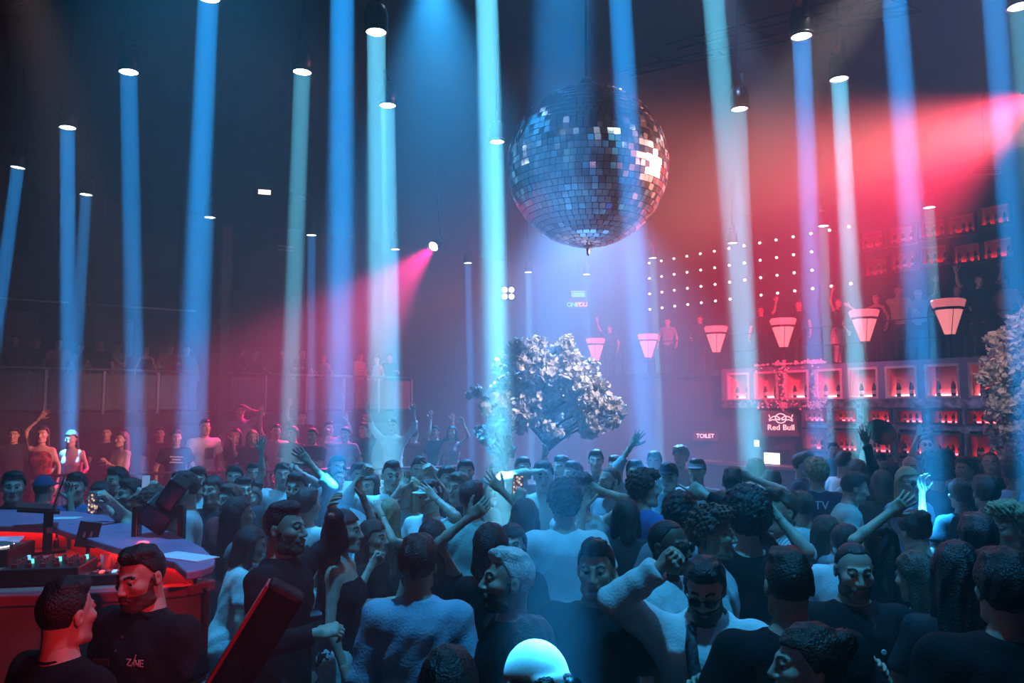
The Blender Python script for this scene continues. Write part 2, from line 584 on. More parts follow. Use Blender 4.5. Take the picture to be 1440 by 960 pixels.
# ---- signs on the bar wall
M_NEONW = mat('neon_white_pink', (1, 0.9, 0.9), emit=(1.0, 0.55, 0.52), strength=1.7, sample=False)
M_NEONT = mat('neon_white', (1, 0.95, 0.98), emit=(1.0, 0.88, 0.95), strength=1.4, sample=False)
rb = P0 + VW * t_of(1096, 0.05) + NW * 0.05
sg = empty('neon_wall_sign', (rb.x, rb.y, 0), -0.22, 'glowing bull emblem sign reading Red Bull on the bar wall', 'sign')
pan = MB().box((0.0, 0.05, 2.0), (0.92, 0.05, 0.62)).build('back_panel', mat('sign_panel', (0.015, 0.018, 0.03), 0.5, noise=0.2), sg)
for s_ in (-0.3, 0.3):
    MB().tube([(s_, 0.07, 2.0), (s_ + 0.12, 0.46 - 0.9 * s_ * 0.6, 2.0)], 0.015, 6).build('bracket', M_BLACK, sg)
zt = at(1096, 601, rb.y).z
text_mesh('sign_lettering', 'Red Bull', 0.185, M_NEONW, sg, (0, -0.02, zt), (math.pi / 2, 0, 0), 0.012, space=1.02, bold=0.001)
zb = at(1096, 588, rb.y).z


def stroke(pts, r=0.016):
    return MB().tube([(x, -0.02, z) for x, z in pts], r, 6)


ring = [(0.125 * math.cos(a), zb + 0.115 * math.sin(a)) for a in [2 * math.pi * k / 20 for k in range(21)]]
stroke(ring, 0.011).build('sun_ring', M_NEONW, sg, True)
for s in (-1, 1):
    body = [(s * 0.030, zb - 0.044), (s * 0.044, zb + 0.015), (s * 0.089, zb + 0.052), (s * 0.178, zb + 0.044), (s * 0.237, zb + 0.000), (s * 0.266, zb + 0.052), (s * 0.274, zb + 0.089)]
    stroke(body, 0.011).build('bull_outline', M_NEONW, sg, True)
    stroke([(s * 0.030, zb - 0.044), (s * 0.074, zb - 0.030), (s * 0.111, zb - 0.015), (s * 0.148, zb - 0.044), (s * 0.185, zb - 0.030), (s * 0.229, zb - 0.052), (s * 0.274, zb - 0.067)], 0.011).build('bull_outline', M_NEONW, sg, True)
    stroke([(s * 0.237, zb), (s * 0.252, zb - 0.037), (s * 0.281, zb - 0.015)], 0.011).build('bull_leg', M_NEONW, sg, True)
    stroke([(s * 0.030, zb - 0.044), (s * 0.015, zb - 0.007), (s * 0.037, zb + 0.022)], 0.008).build('bull_horn', M_NEONW, sg, True)
tl = P0 + VW * t_of(990, 0.12) + NW * 0.12
ts = empty('toilet_sign', (tl.x, tl.y, 0), -0.22, 'small glowing white TOILET sign on the dark wall', 'sign')
zz = at(990, 613, tl.y).z
MB().box((0, 0.035, zz), (0.66, 0.03, 0.26)).build('back_panel', mat('sign_panel2', (0.02, 0.02, 0.03), 0.5), ts)
for s_ in (-0.2, 0.2):
    MB().tube([(s_, 0.05, zz), (s_ + 0.12, 0.42 - 0.6 * s_, zz)], 0.012, 6).build('bracket', M_BLACK, ts)
text_mesh('sign_lettering', 'TOILET', 0.155, M_NEONT, ts, (0, 0.0, zz), (math.pi / 2, 0, 0), 0.01, space=0.92)
# glowing panel stands in for the bright doorway; wall lamp near the sign
M_SCREEN = mat('screen_white', (1, 1, 1), emit=(0.85, 0.95, 1.0), strength=2.6, sample=False)
q = P0 + VW * t_of(1086, 0.30) + NW * 0.30
dr = empty('lit_doorway', (q.x, q.y, 0), AR, 'tall white glowing panel as bright doorway below the bull sign', 'doorway')
z1, z0_ = at(1086, 632, q.y).z, 0.0
MB().box((0, 0, z1 / 2), (0.66, 0.30, z1)).build('doorway_surround', M_BLACKP, dr)
MB().box((0.04, -0.16, z1 / 2 + 0.05), (0.44, 0.02, z1 - 0.25)).build('lit_door', M_SCREEN, dr)
q = P0 + VW * t_of(1062, 0.44) + NW * 0.44
ex = empty('wall_lamp', (q.x, q.y, at(1062, 622, q.y).z), AR, 'small bright square wall lamp between toilet sign and bull sign', 'lamp')
MB().box((0, 0.02, 0), (0.17, 0.04, 0.24)).build('lamp_housing', M_BLACKP, ex)
MB().box((0, -0.01, -0.02), (0.13, 0.02, 0.15)).build('lamp_face', M_SCREEN, ex)

# ---- bar counter
bc = empty('bar_counter', P0 - NW * 1.4, AR, 'dark bar counter with steel top in front of the shelves', 'counter')
MB().box((4.6, 0, 0.52), (8.4, 0.5, 1.04)).build('counter_body', M_DARK, bc)
MB().box((4.6, 0, 1.07), (8.5, 0.62, 0.06)).build('counter_top', M_STEEL, bc)

# ---- funnel lamps along the deck edge
M_FUN = mat('funnel_glow', (1, 0.4, 0.4), emit=(1.0, 0.27, 0.27), strength=0.95)
M_FUNT = mat('funnel_rim_glow', (1, 0.4, 0.4), emit=(1.0, 0.22, 0.24), strength=0.62)
R4 = Matrix.Rotation(math.pi / 8, 3, 'Z')
fbody = MB().lathe([(0.10, 0.42), (0.265, 0.86)], n=8, R=R4).mesh('shade', M_FUN)
frim = MB().lathe([(0.285, 0.90), (0.33, 1.02), (0.30, 1.05)], n=8, R=R4).mesh('rim', M_FUNT)
fband = MB().lathe([(0.275, 0.855), (0.305, 0.86), (0.31, 0.90), (0.28, 0.905)], n=8, R=R4).mesh('band', M_BLACK)
fpost = MB().lathe([(0.09, 0.0), (0.09, 0.02), (0.035, 0.03), (0.035, 0.38), (0.09, 0.39), (0.112, 0.42)], n=10).mesh('post', M_BLACK)
frib = MB().tube([(0.103, 0, 0.42), (0.275, 0, 0.87)], 0.007, 5).mesh('rib', M_BLACK)
for px, yt in ((838, 476), (912, 470), (1008, 459), (1103, 448), (1218, 436), (1338, 421)):
    t = t_of(px, 0.25)
    q = P0 + VW * t + NW * 0.25
    e = empty('funnel_lamp', (q.x, q.y, ZD), AR, 'pink glowing funnel shaped lamp on the upper deck edge', 'lamp', 'funnel lamps along the upper deck')
    s = (at(px, yt, q.y).z - ZD) / 1.05
    e.scale = (1, 1, s)
    obj('post', fpost, e)
    obj('shade', fbody, e)
    obj('band', fband, e)
    obj('rim', frim, e)
    for a in range(4):
        obj('rib', frib, e, rot=(0, 0, a * math.pi / 2 + math.pi / 4))
dk = empty('deck_railing', P0 + NW * 0.80 + Vector((0, 0, ZD)), AR, 'thin black railing behind the funnel lamps', 'railing')
for zr in (0.95, 0.5):
    MB().tube([(-6.3, 0, zr), (T_END - 0.2, 0, zr)], 0.016, 6).build('rail', M_BLACK, dk, True)
for i in range(13):
    MB().box((-6.2 + i * 1.42, 0, 0.48), (0.03, 0.03, 0.96)).build('post', M_BLACK, dk)

# ---- wall of bulbs on the back wall of the upper deck
M_BULB = mat('bulb_warm', (1, 0.9, 0.8), emit=(1.0, 0.62, 0.50), strength=6.0, sample=False)
bulb_me = MB().lathe([(0.006, 0.046), (0.026, 0.036), (0.04, 0.012), (0.04, -0.01), (0.026, -0.03), (0.014, -0.045)], n=8).mesh('bulb', M_BULB, True)
OFFB = 3.45
bw = empty('bulb_wall_light', P0 + NW * OFFB, AR, 'rows of small glowing round bulbs on the wall above the upper deck', 'lights')
cols = [917, 936, 957, 976, 994, 1016, 1037, 1060, 1082, 1105, 1129, 1153, 1177, 1203]
row0 = [(917, 370), (1203, 319)]
ta, tb = t_of(917, OFFB), t_of(1203, OFFB)
qy = lambda t: (P0 + VW * t + NW * OFFB).y
za0, za3 = at(917, 370, qy(ta)).z, at(917, 435, qy(ta)).z
zb0, zb3 = at(1203, 319, qy(tb)).z, at(1203, 399, qy(tb)).z
back = MB()
for c in range(14):
    k = c / 13
    t = ta + (tb - ta) * k
    for r in range(4):
        if c > 11 and r in (1, 2):
            continue
        if (c, r) in ((7, 3),):
            continue
        z = (za0 + (zb0 - za0) * k) + ((za3 + (zb3 - za3) * k) - (za0 + (zb0 - za0) * k)) * r / 3
        obj('bulb', bulb_me, bw, (t, -0.06, z), (math.pi / 2, 0, 0))
        back.tube([(t, 0.02, z), (t, -0.02, z)], 0.018, 6)
back.build('socket_row', M_BLACKP, bw)

# ---- red lit shelves on the same wall
for r, pts in enumerate((((1233, 337), (1275, 330), (1320, 321), (1361, 315), (1410, 302)), ((1237, 375), (1276, 366), (1321, 358), (1367, 356), (1411, 349)))):
    for px, py in pts:
        t = t_of(px, OFFB - 0.3)
        q = P0 + VW * t + NW * (OFFB - 0.3)
        z = at(px, py, q.y).z
        niche(t, z, 0.72, 0.52, M_NICHE2, M_LEDR, None, 'dim red shelf box high on the wall above the upper deck', 'red shelf boxes above the upper deck', OFFB - 0.3, 0.22, M_BLACKP)
        for k in range(3):
            qq = P0 + VW * (t - 0.2 + 0.2 * k + rnd.uniform(-.03, .03)) + NW * (OFFB - 0.2)
            bottle((qq.x, qq.y, z - 0.26 + 0.045), 1, 'bottle standing in a dim red shelf box above the deck', 'bottles in the shelf boxes above the deck', 1.1)

# ------------------------------------------------------------------ beam lamps
# picture column and row of each lens (lamp), where the beam goes lower down (column at row 560), energy
ZL = 6.6
BLUE = (0.015, 0.34, 1.0)
CYAN = (0.11, 0.54, 0.82)
BEAMS = [(25, 236, -18, BLUE, 1.0), (95, 180, 96, BLUE, 1.25), (121, 274, 104, BLUE, 0.8), (181, 102, 190, BLUE, 1.0), (293, -2, 268, BLUE, 1.5),
         (295, 306, 286, BLUE, 0.7), (425, 102, 408, CYAN, 1.1), (438, 331, 438, BLUE, 0.7), (482, -95, 478, BLUE, 1.7), (529, 46, 533, CYAN, 2.2),
         (545, 149, 552, CYAN, 2.2), (556, 351, 556, BLUE, 1.0), (683, -55, 700, CYAN, 3.0), (699, 200, 704, CYAN, 1.5), (658, 370, 662, BLUE, 0.9),
         (743, 383, 746, CYAN, 0.9), (825, 386, 828, BLUE, 0.7), (790, -130, 778, BLUE, 1.3), (868, -70, 905, BLUE, 1.4), (1000, -40, 1052, CYAN, 1.5),
         (1040, 154, 1056, CYAN, 1.2), (918, 363, 926, CYAN, 0.9), (1030, 342, 1040, CYAN, 0.9), (1127, 52, 1150, BLUE, 1.5), (1180, 112, 1206, CYAN, 2.2),
         (1158, 318, 1166, CYAN, 1.0), (1307, 292, 1322, CYAN, 1.0), (1252, -80, 1300, BLUE, 1.4), (1395, -40, 1440, BLUE, 1.2), (1434, 10, 1476, CYAN, 0.9)]
hous_me = MB().lathe([(0.125, 0.03), (0.135, 0.04), (0.14, 0.20), (0.11, 0.30), (0.05, 0.34)], n=16).mesh('housing', M_BLACK, True)
ring_me = MB().lathe([(0.112, 0.0), (0.135, 0.0), (0.135, 0.04), (0.112, 0.04)], n=18, cap=False).mesh('lens_ring', M_BLACK, True)
lens_me = MB().lathe([(0.0005, 0.012), (0.114, 0.012)], n=18, cap=False).mesh('lens', M_LENS)
yoke_me = MB().box((-0.16, 0, 0.30), (0.02, 0.05, 0.28)).box((0.16, 0, 0.30), (0.02, 0.05, 0.28)).box((0, 0, 0.45), (0.34, 0.05, 0.03)).mesh('yoke', M_BLACK)
for px, py, pxb, c, en in BEAMS:
    p = atz(px, py, ZL)
    tgt = at(pxb, 560, p.y)
    d = (tgt - p).normalized()
    e = empty('beam_lamp', p, 0, 'round beam lamp with glowing white lens hanging from the dark ceiling', 'lamp', 'ceiling beam lamps')
    e.rotation_euler = d.to_track_quat('-Z', 'Y').to_euler()
    obj('housing', hous_me, e)
    obj('lens_ring', ring_me, e)
    obj('lens', lens_me, e)
    obj('yoke', yoke_me, e)
    st = MB().tube([Vector((0, 0, 0.46)), e.rotation_euler.to_matrix().inverted() @ Vector((0, 0, ZC - p.z))], 0.018, 6).build('stem', M_BLACK, e, True)
    if px == 790:
        p = Vector((0.30, 3.6, ZL)); d = (Vector((0.10, 2.12, 1.72)) - p).normalized()
        e.location = p
        e.rotation_euler = d.to_track_quat('-Z', 'Y').to_euler()
    light('AREA', p - Vector((0, 0, 0.012)), p + d, c, (36.0 if px != 790 else 14.0) * en, shape='DISK', size=0.21, spread=math.radians(1.6 if en < 1.4 else 2.4))

# ---- spotlight fixtures, with bodies for the added fill spots
M_WARML = mat('lens_tree', (1, 0.9, 0.85), emit=(1, 0.88, 0.8), strength=10, sample=False)
M_PLENS = mat('lens_pink', (1, 0.8, 0.9), emit=(1.0, 0.45, 0.6), strength=14, sample=False)


def par(pos, aim, label, lens_m, r=0.12, hang=True):
    e = empty('stage_spotlight', pos, 0, label, 'spotlight')
    R = (Vector(aim) - Vector(pos)).to_track_quat('-Z', 'Y')
    e.rotation_euler = R.to_euler()
    MB().lathe([(r * 1.12, 0.0), (r * 1.15, 0.02), (r * 1.1, 0.26), (r * 0.7, 0.36)], n=16, cap=False).build('housing', M_BLACK, e, True)
    MB().lathe([(0.0005, 0.03), (r * 1.05, 0.03)], n=16, cap=False).build('lens', lens_m, e)
    MB().box((-r * 1.3, 0, 0.2), (0.02, 0.05, 0.5)).box((r * 1.3, 0, 0.2), (0.02, 0.05, 0.5)).box((0, 0, 0.46), (r * 2.75, 0.05, 0.02)).build('yoke', M_BLACK, e)
    if hang:
        inv = R.to_matrix().inverted()
        MB().tube([Vector((0, 0, 0.46)), inv @ Vector((0, 0, ZC - pos[2]))], 0.018, 6).build('hanging_stem', M_BLACK, e, True)
    return e


par(PINK_POS, PINK_AIM, 'bright pink stage spotlight aimed at the left balcony', M_PLENS, 0.11)
par(RED_POS, RED_AIM, 'large red wash spotlight hung at the side above the bar', mat('lens_red', (1, 0.6, 0.6), emit=(1, 0.3, 0.3), strength=12, sample=False), 0.16)
FILL_LABELS = ['added blue fill spotlight over the disc jockey booth', 'added blue fill spotlight over the crowd in front of the bar', 'added blue fill spotlight beside the mirror ball', 'added blue fill spotlight beyond the mirror ball', 'added blue fill spotlight over the front row of the crowd', 'added pale blue fill spotlight aimed at the bar frieze', 'added warm fill spotlight aimed at the glass balcony railing']
for i, (p_, a_, c_, e_, sz_) in enumerate(FILL):  # fixture bodies around the added fill spots
    par(p_ + (p_ - a_).normalized() * 0.08, a_, FILL_LABELS[i], M_LENS, 0.12)
par(PEACH_POS + (PEACH_POS - BALL_C).normalized() * 0.08, BALL_C, 'peach spotlight aimed at the mirror ball from beside the bar', mat('lens_peach', (1, 0.8, 0.7), emit=(1, 0.6, 0.5), strength=12, sample=False), 0.16)
par(STAGE_RED_POS + (STAGE_RED_POS - STAGE_RED_AIM).normalized() * 0.08, STAGE_RED_AIM, 'red spotlight over the stage aimed at the booth', MATS['lens_red'], 0.10)
par(TREE2_POS + (TREE2_POS - TREE2_AIM).normalized() * 0.08, TREE2_AIM, 'added warm white fill spotlight aimed at the blossom tree by the bar', M_WARML, 0.10)
par(TREE_POS + (TREE_POS - TREE_AIM).normalized() * 0.08, TREE_AIM, 'added warm white fill spotlight aimed at the wide blossom tree', M_WARML, 0.10)
# boxy lamp on a truss with a small lit window
M_WARMW = mat('lens_warm', (1, 0.8, 0.7), emit=(1.0, 0.55, 0.45), strength=3.0, sample=False)
fx = empty('box_spotlight', RED2_POS, 0.3, 'boxy theatre lamp with small lit window clamped to the pipe', 'spotlight')
MB().box((0, 0, 0), (0.46, 0.34, 0.2)).build('housing', M_BLACK, fx, bevel=0.02)
MB().box((0, -0.18, 0), (0.26, 0.02, 0.10)).build('lit_window', M_WARMW, fx)
MB().box((-0.2, 0, 0.2), (0.03, 0.04, 0.25)).box((0.2, 0, 0.2), (0.03, 0.04, 0.25)).box((0, 0, 0.32), (0.43, 0.04, 0.03)).build('yoke', M_BLACK, fx)


def truss(a, b, label, s=0.28):
    a, b = Vector(a), Vector(b)
    d = b - a
    L = d.length
    e = empty('lighting_truss', a, 0, label, 'truss')
    e.rotation_euler = (0, -math.asin(d.z / L), math.atan2(d.y, d.x))
    n = int(L / 0.5)
    for y in (-s / 2, s / 2):
        for z in (0, s):
            MB().tube([(0, y, z), (L, y, z)], 0.024, 6).build('chord', M_BLACK, e, True)
    br = MB()
    for i in range(n):
        x0, x1 = L * i / n, L * (i + 1) / n
        zz0, zz1 = (0, s) if i % 2 == 0 else (s, 0)
        for y in (-s / 2, s / 2):
            br.tube([(x0, y, zz0), (x1, y, zz1)], 0.010, 5)
        br.tube([(x0, -s / 2, 0), (x1, s / 2, 0)], 0.010, 5)
    b2 = br.build('lacing', M_BLACK, e)
    for x in (L * 0.15, L * 0.85):
        MB().tube([(x, 0, s), (x, 0, s + ZC - max(a.z, b.z) - s)], 0.008, 5).build('hanging_cable', M_BLACK, e)
    return e


tr0 = RED2_POS + Vector((-0.6, -0.5, 0.36))
tr1 = at(470, 287, 20.5)
truss(tr0, (tr1.x, tr1.y, tr0.z), 'slim black truss carrying the boxy lamp above the left balcony', 0.2)
truss(at(880, 104, 13.5), at(1290, 10, 9.5), 'black truss crossing under the ceiling beside the mirror ball')
truss((-6.5, 9.6, 7.3), (-1.5, 6.6, 7.3), 'black truss under the ceiling on the left above the crowd')
# black strut lamp sticks
for px, py in ((402, 352),):
    q = at(px, py, 19)
    e = empty('led_batten', q, AU, 'pair of thin grey battens hung near the left balcony', 'light')
    for k in (0, 1):
        MB().box((0, 0, k * 0.10), (0.40, 0.03, 0.025)).build('batten', M_STEEL, e)
    MB().tube([(0, 0, 0.11), (0, 0, ZC - q.z)], 0.008, 5).build('hanging_cable', M_BLACK, e)
# four lamp blinder
q = at(714.5, 412, 20.0)
bl = empty('blinder_light', q, 0.05, 'four white round lamps in a square black blinder fixture', 'spotlight')
MB().box((0, 0.08, 0), (0.36, 0.14, 0.36)).build('housing', M_BLACK, bl, bevel=0.01)
M_BLI = mat('blinder_lens', (1, 1, 1), emit=(0.95, 0.97, 1.0), strength=6, sample=False)
RX = Matrix.Rotation(math.pi / 2, 3, 'X')
for sx in (-1, 1):
    for sz in (-1, 1):
        MB().lathe([(0.0005, 0.0), (0.055, -0.012), (0.07, -0.03)], (sx * 0.088, -0.02, sz * 0.088), 14, R=RX, cap=False).build('lamp', M_BLI, bl, True)
MB().tube([(0, 0.08, 0.18), (0, 0.08, ZC - q.z)], 0.015, 6).build('hanging_stem', M_BLACK, bl)
# led text sign deep in the hall
M_LGRN = mat('led_green', (0.2, 0.9, 0.6), emit=(0.12, 0.75, 0.50), strength=1.0, sample=False)
M_LPNK = mat('led_magenta', (1, 0.3, 0.6), emit=(1.0, 0.28, 0.55), strength=1.3, sample=False)
q = at(812.5, 420, 25.0)
ls = empty('led_text_sign', q, -0.12, 'small led sign with green line and pink word hung deep in the hall', 'sign')
MB().box((0, 0.05, 0.0), (0.56, 0.05, 0.62)).build('back_panel', M_BLACKP, ls)
for k in range(4):
    MB().box((0.01 * k, 0.0, 0.24 - 0.055 * k), (0.44 - 0.02 * (k % 2), 0.02, 0.018)).build('led_line', M_LGRN, ls)
for k in range(9):
    MB().box((-0.19 + 0.047 * k, 0.0, 0.13), (0.02, 0.02, 0.07)).build('led_line', M_LGRN, ls)
text_mesh('lettering_green', 'ONLY', 0.2, M_LGRN, ls, (-0.115, 0.0, -0.19), (math.pi / 2, 0, 0), 0.008, space=0.8)
text_mesh('lettering_pink', 'YOU', 0.2, M_LPNK, ls, (0.12, 0.0, -0.19), (math.pi / 2, 0, 0), 0.008, space=0.8)
MB().tube([(0, 0.05, 0.31), (0, 0.05, ZC - q.z)], 0.012, 6).build('hanging_stem', M_BLACK, ls)
# air vent box above the deck
q = at(1386, 241, 14.5)
vb = empty('wall_vent', q, AR + 0.9, 'flat grey vent box hung high above the upper deck', 'vent')
MB().box((0, 0, 0), (0.52, 0.10, 0.13)).build('vent_body', M_STEEL, vb, bevel=0.01)
for k in range(3):
    MB().box((0, -0.055, -0.035 + 0.035 * k), (0.46, 0.01, 0.012)).build('slat', M_BLACKP, vb)
MB().tube([(0, 0, 0.06), (0, 0, ZC - q.z)], 0.012, 6).build('hanging_stem', M_BLACK, vb)

# ------------------------------------------------------------------ mirror ball
BALL_Y = 9.6
bc_ = at(826, 235, BALL_Y)
BR = 115.0 / F * BALL_Y
mb_root = empty('mirror_ball', bc_ - Vector((0, 0, BR)), 0, 'huge mirror ball of small square mirrors hanging above the crowd', 'mirror ball')
M_MIRROR = mat('mirror_tile', (0.86, 0.87, 0.9), 0.10, 1.0)
M_MIRROR2 = mat('mirror_tile_soft', (0.80, 0.80, 0.84), 0.26, 1.0)
core = MB()
prof = [(max(0.001, (BR - 0.02) * math.sin(math.pi * k / 24)), BR - (BR - 0.02) * math.cos(math.pi * k / 24)) for k in range(25)]
core.lathe(prof, n=40, cap=False).build('core', M_BLACK, mb_root, True)
ts_ = 0.078
tile_me = MB().box((0, 0, -0.004), (ts_ * 0.95, ts_ * 0.95, 0.012), taper=0.96).mesh('mirror_tile', M_MIRROR)
rows = int(math.pi * BR / ts_)
cands = []
rr = random.Random(3)
for r in range(rows):
    th = math.pi * (r + 0.5) / rows
    n = max(4, int(2 * math.pi * BR * math.sin(th) / ts_))
    ph0 = rr.random()
    for c in range(n):
        ph = 2 * math.pi * (c + ph0) / n
        nrm = Vector((math.sin(th) * math.cos(ph), math.sin(th) * math.sin(ph), -math.cos(th)))
        cands.append((nrm, rr.gauss(0, 0.06), rr.gauss(0, 0.06), rr.random()))
viewdir = (Vector((0, 0, HC)) - bc_).normalized()
cands.sort(key=lambda q: -q[0].dot(viewdir))
rest = MB()
for i, (nrm, a, b, u) in enumerate(cands):
    zax = nrm
    xax = Vector((0, 0, 1)).cross(zax)
    xax = xax.normalized() if xax.length > 1e-3 else Vector((1, 0, 0))
    yax = zax.cross(xax)
    R = Matrix((xax, yax, zax)).transposed() @ Euler((a, b, 0)).to_matrix()
    c = Vector((0, 0, BR)) + nrm * (BR - 0.002)
    if i < 300:
        o = obj('mirror_tile', tile_me, mb_root)
        o.matrix_local = Matrix.LocRotScale(c, R.to_quaternion(), None)
        if u < 0.28:
            o.material_slots[0].link = 'OBJECT'
            o.material_slots[0].material = M_MIRROR2
    else:
        rest.box(c + nrm * -0.004, (ts_ * 0.95, ts_ * 0.95, 0.012), R, 1 if u < 0.28 else 0, taper=0.96)
tag(rest.build('mirror_tiles', [M_MIRROR, M_MIRROR2], mb_root), kind='stuff')
MB().lathe([(0.06, -0.02), (0.06, 0.0), (0.02, 0.01)], n=12).lathe([(0.012, -0.12), (0.02, -0.10), (0.02, 0.0)], n=8).build('bottom_fitting', M_STEEL, mb_root, True)
MB().tube([(0, 0, 2 * BR - 0.01), (0, 0, ZC - bc_.z + BR)], 0.02, 8).build('hanging_chain', M_BLACK, mb_root, True)
MB().lathe([(0.09, 2 * BR - 0.02), (0.09, 2 * BR + 0.10), (0.04, 2 * BR + 0.16)], n=12).build('motor_cap', M_BLACK, mb_root, True)

# ------------------------------------------------------------------ blossom trees
M_BARK = mat('bark', (0.16, 0.12, 0.10), 0.9, noise=0.5, nscale=12, bump=0.6)
M_BLOS = mat('blossom', (0.80, 0.72, 0.70), 0.7, noise=0.25, nscale=3)


def blossom_tree(base, height, clusters, label, seed, n_fl, fs=0.05):
    r = random.Random(seed)
    e = empty('blossom_tree', base, 0, label, 'tree')
    top = Vector((0, 0, height * 0.42))
    MB().tube([(0, 0, 0), (0.03, 0.02, height * 0.3), (-0.02, 0.0, height * 0.6), (0.02, 0.02, height * 0.84)], [0.07, 0.055, 0.04, 0.015], 8).build('trunk', M_BARK, e, True)
    allp = []
    for (c, rad) in clusters:
        c = Vector(c)
        hz = math.hypot(c.x, c.y)
        top = Vector((0, 0, min(max(c.z - 0.45 * hz - 0.1, height * 0.42), height * 0.8)))
        mid = top.lerp(c, 0.5) + Vector((r.uniform(-.06, .06), r.uniform(-.06, .06), 0.06 * hz))
        MB().tube([top, mid, c], [0.026, 0.018, 0.007], 6).build('branch', M_BARK, e, True)
        for k in range(5):
            q = c + Vector((r.gauss(0, 1), r.gauss(0, 1), r.gauss(0, 1))).normalized() * rad * 0.85
            allp.append((c.lerp(mid, 0.2), q))
    tw = MB()
    for a, b in allp:
        tw.tube([a, b], [0.008, 0.003], 4)
    tag(tw.build('twigs', M_BARK, e), kind='stuff')
    tot = sum(rad ** 2 for c, rad in clusters)
    V, Fc = [], []
    rng = np.random.RandomState(seed)
    for (c, rad) in clusters:
        n = int(n_fl * rad ** 2 / tot)
        # sub clumps give the crown its bunched outline
        sub = rng.normal(size=(max(4, int(9 * rad / 0.3)), 3))
        sub /= np.linalg.norm(sub, axis=1)[:, None]
        sub *= rad * (0.55 + 0.5 * rng.rand(len(sub), 1))
        pick = rng.randint(0, len(sub), n)
        pts = sub[pick] + rng.normal(size=(n, 3)) * rad * 0.20
        pts = pts + np.array(c)
        for p in pts:
            ax = rng.normal(size=3)
            ax /= np.linalg.norm(ax)
            u = np.cross(ax, [0.3, 0.5, 0.8])
            u /= np.linalg.norm(u)
            w = np.cross(ax, u)
            s = fs * (0.6 + 0.8 * rng.rand())
            b0 = len(V)
            V.append(p - ax * s * 0.25)
            for k in range(5):
                a = 2 * math.pi * k / 5
                V.append(p + (u * math.cos(a) + w * math.sin(a)) * s + ax * s * 0.25)
            for k in range(5):
                Fc.append((b0, b0 + 1 + k, b0 + 1 + (k + 1) % 5))
    me = bpy.data.meshes.new('blossoms')
    me.from_pydata([tuple(v) for v in V], [], Fc)
    me.materials.append(M_BLOS)
    tag(obj('blossoms', me, e), kind='stuff')
    return e


def clusters_from_pixels(base, Y, spec, seed):
    r = random.Random(seed)
    out = []
    for px, py, rp in spec:
        q = at(px, py, Y + r.uniform(-0.5, 0.5))
        out.append((q - base, rp / F * Y))
    return out


Yt = 12.0
tb_ = at(768, 660, Yt)
tb_.z = 0
spec = [(745, 505, 26), (722, 518, 24), (775, 495, 20), (795, 490, 13), (800, 478, 10), (755, 490, 18), (715, 545, 22), (740, 540, 26), (770, 530, 24), (800, 535, 30),
        (812, 522, 24), (830, 545, 22), (800, 560, 26), (850, 580, 22), (835, 595, 22), (862, 572, 14), (820, 578, 18), (775, 585, 20), (790, 600, 16), (745, 575, 22),
        (735, 590, 18), (700, 545, 15), (683, 555, 12), (668, 552, 10), (690, 565, 14), (765, 560, 24), (778, 605, 13), (705, 578, 14)]
blossom_tree(tb_, at(768, 480, Yt).z, clusters_from_pixels(tb_, Yt, spec, 1), 'wide white blossom tree standing among the crowd below the mirror ball', 11, 8000, 0.05)
Yt = 10.6
tb_ = at(712, 690, Yt)
tb_.z = 0
spec = [(703, 588, 17), (695, 600, 14), (712, 602, 12), (690, 618, 13), (708, 622, 14), (716, 630, 8), (698, 632, 10), (682, 606, 9)]
blossom_tree(tb_, at(705, 580, Yt).z, clusters_from_pixels(tb_, Yt, spec, 2), 'small pale blossom tree left of the wide one', 12, 2000, 0.045)
Yt = 10.8
tb_ = at(1436, 700, Yt)
tb_.z = 0
spec = [(1436, 450, 16), (1428, 470, 18), (1412, 490, 20), (1440, 500, 34), (1405, 515, 18), (1400, 530, 16), (1430, 540, 34), (1450, 560, 36), (1412, 565, 26), (1430, 590, 30),
        (1405, 600, 18), (1440, 620, 30), (1415, 620, 20), (1462, 520, 40), (1470, 600, 40), (1455, 470, 24), (1490, 550, 40)]
blossom_tree(tb_, at(1436, 440, Yt).z, clusters_from_pixels(tb_, Yt, spec, 3), 'tall white blossom tree in front of the bar shelves', 13, 6500, 0.042)
# white flower garland over the left end of the frieze
gar = MB()
rg = random.Random(8)
for i in range(300):
    t = rg.choice((rg.uniform(t_of(1060), t_of(1148)), rg.gauss(t_of(1148), 0.12), rg.gauss(t_of(1101), 0.07)))
    z = rg.choice((3.42 + abs(rg.gauss(0, 0.04)), 2.44 + rg.gauss(0, 0.05), rg.uniform(2.5, 3.4)))
    if 2.58 < z < 3.28 and not (abs(t - t_of(1148)) < 0.10 or abs(t - t_of(1101)) < 0.08):
        z = 3.44
    q = Vector((t, -0.02 + rg.uniform(-0.05, 0.02), z))
    gar.box(q, (0.04, 0.04, 0.025), (rg.random() * 3, rg.random() * 3, 0))
g_ = wall_local('flower_garland', gar, M_BLOS)
tag(g_, 'white flower garland growing over one end of the bar frieze', 'garland', kind='stuff')

# ------------------------------------------------------------------ signed distance bodies
BIG = 0.3


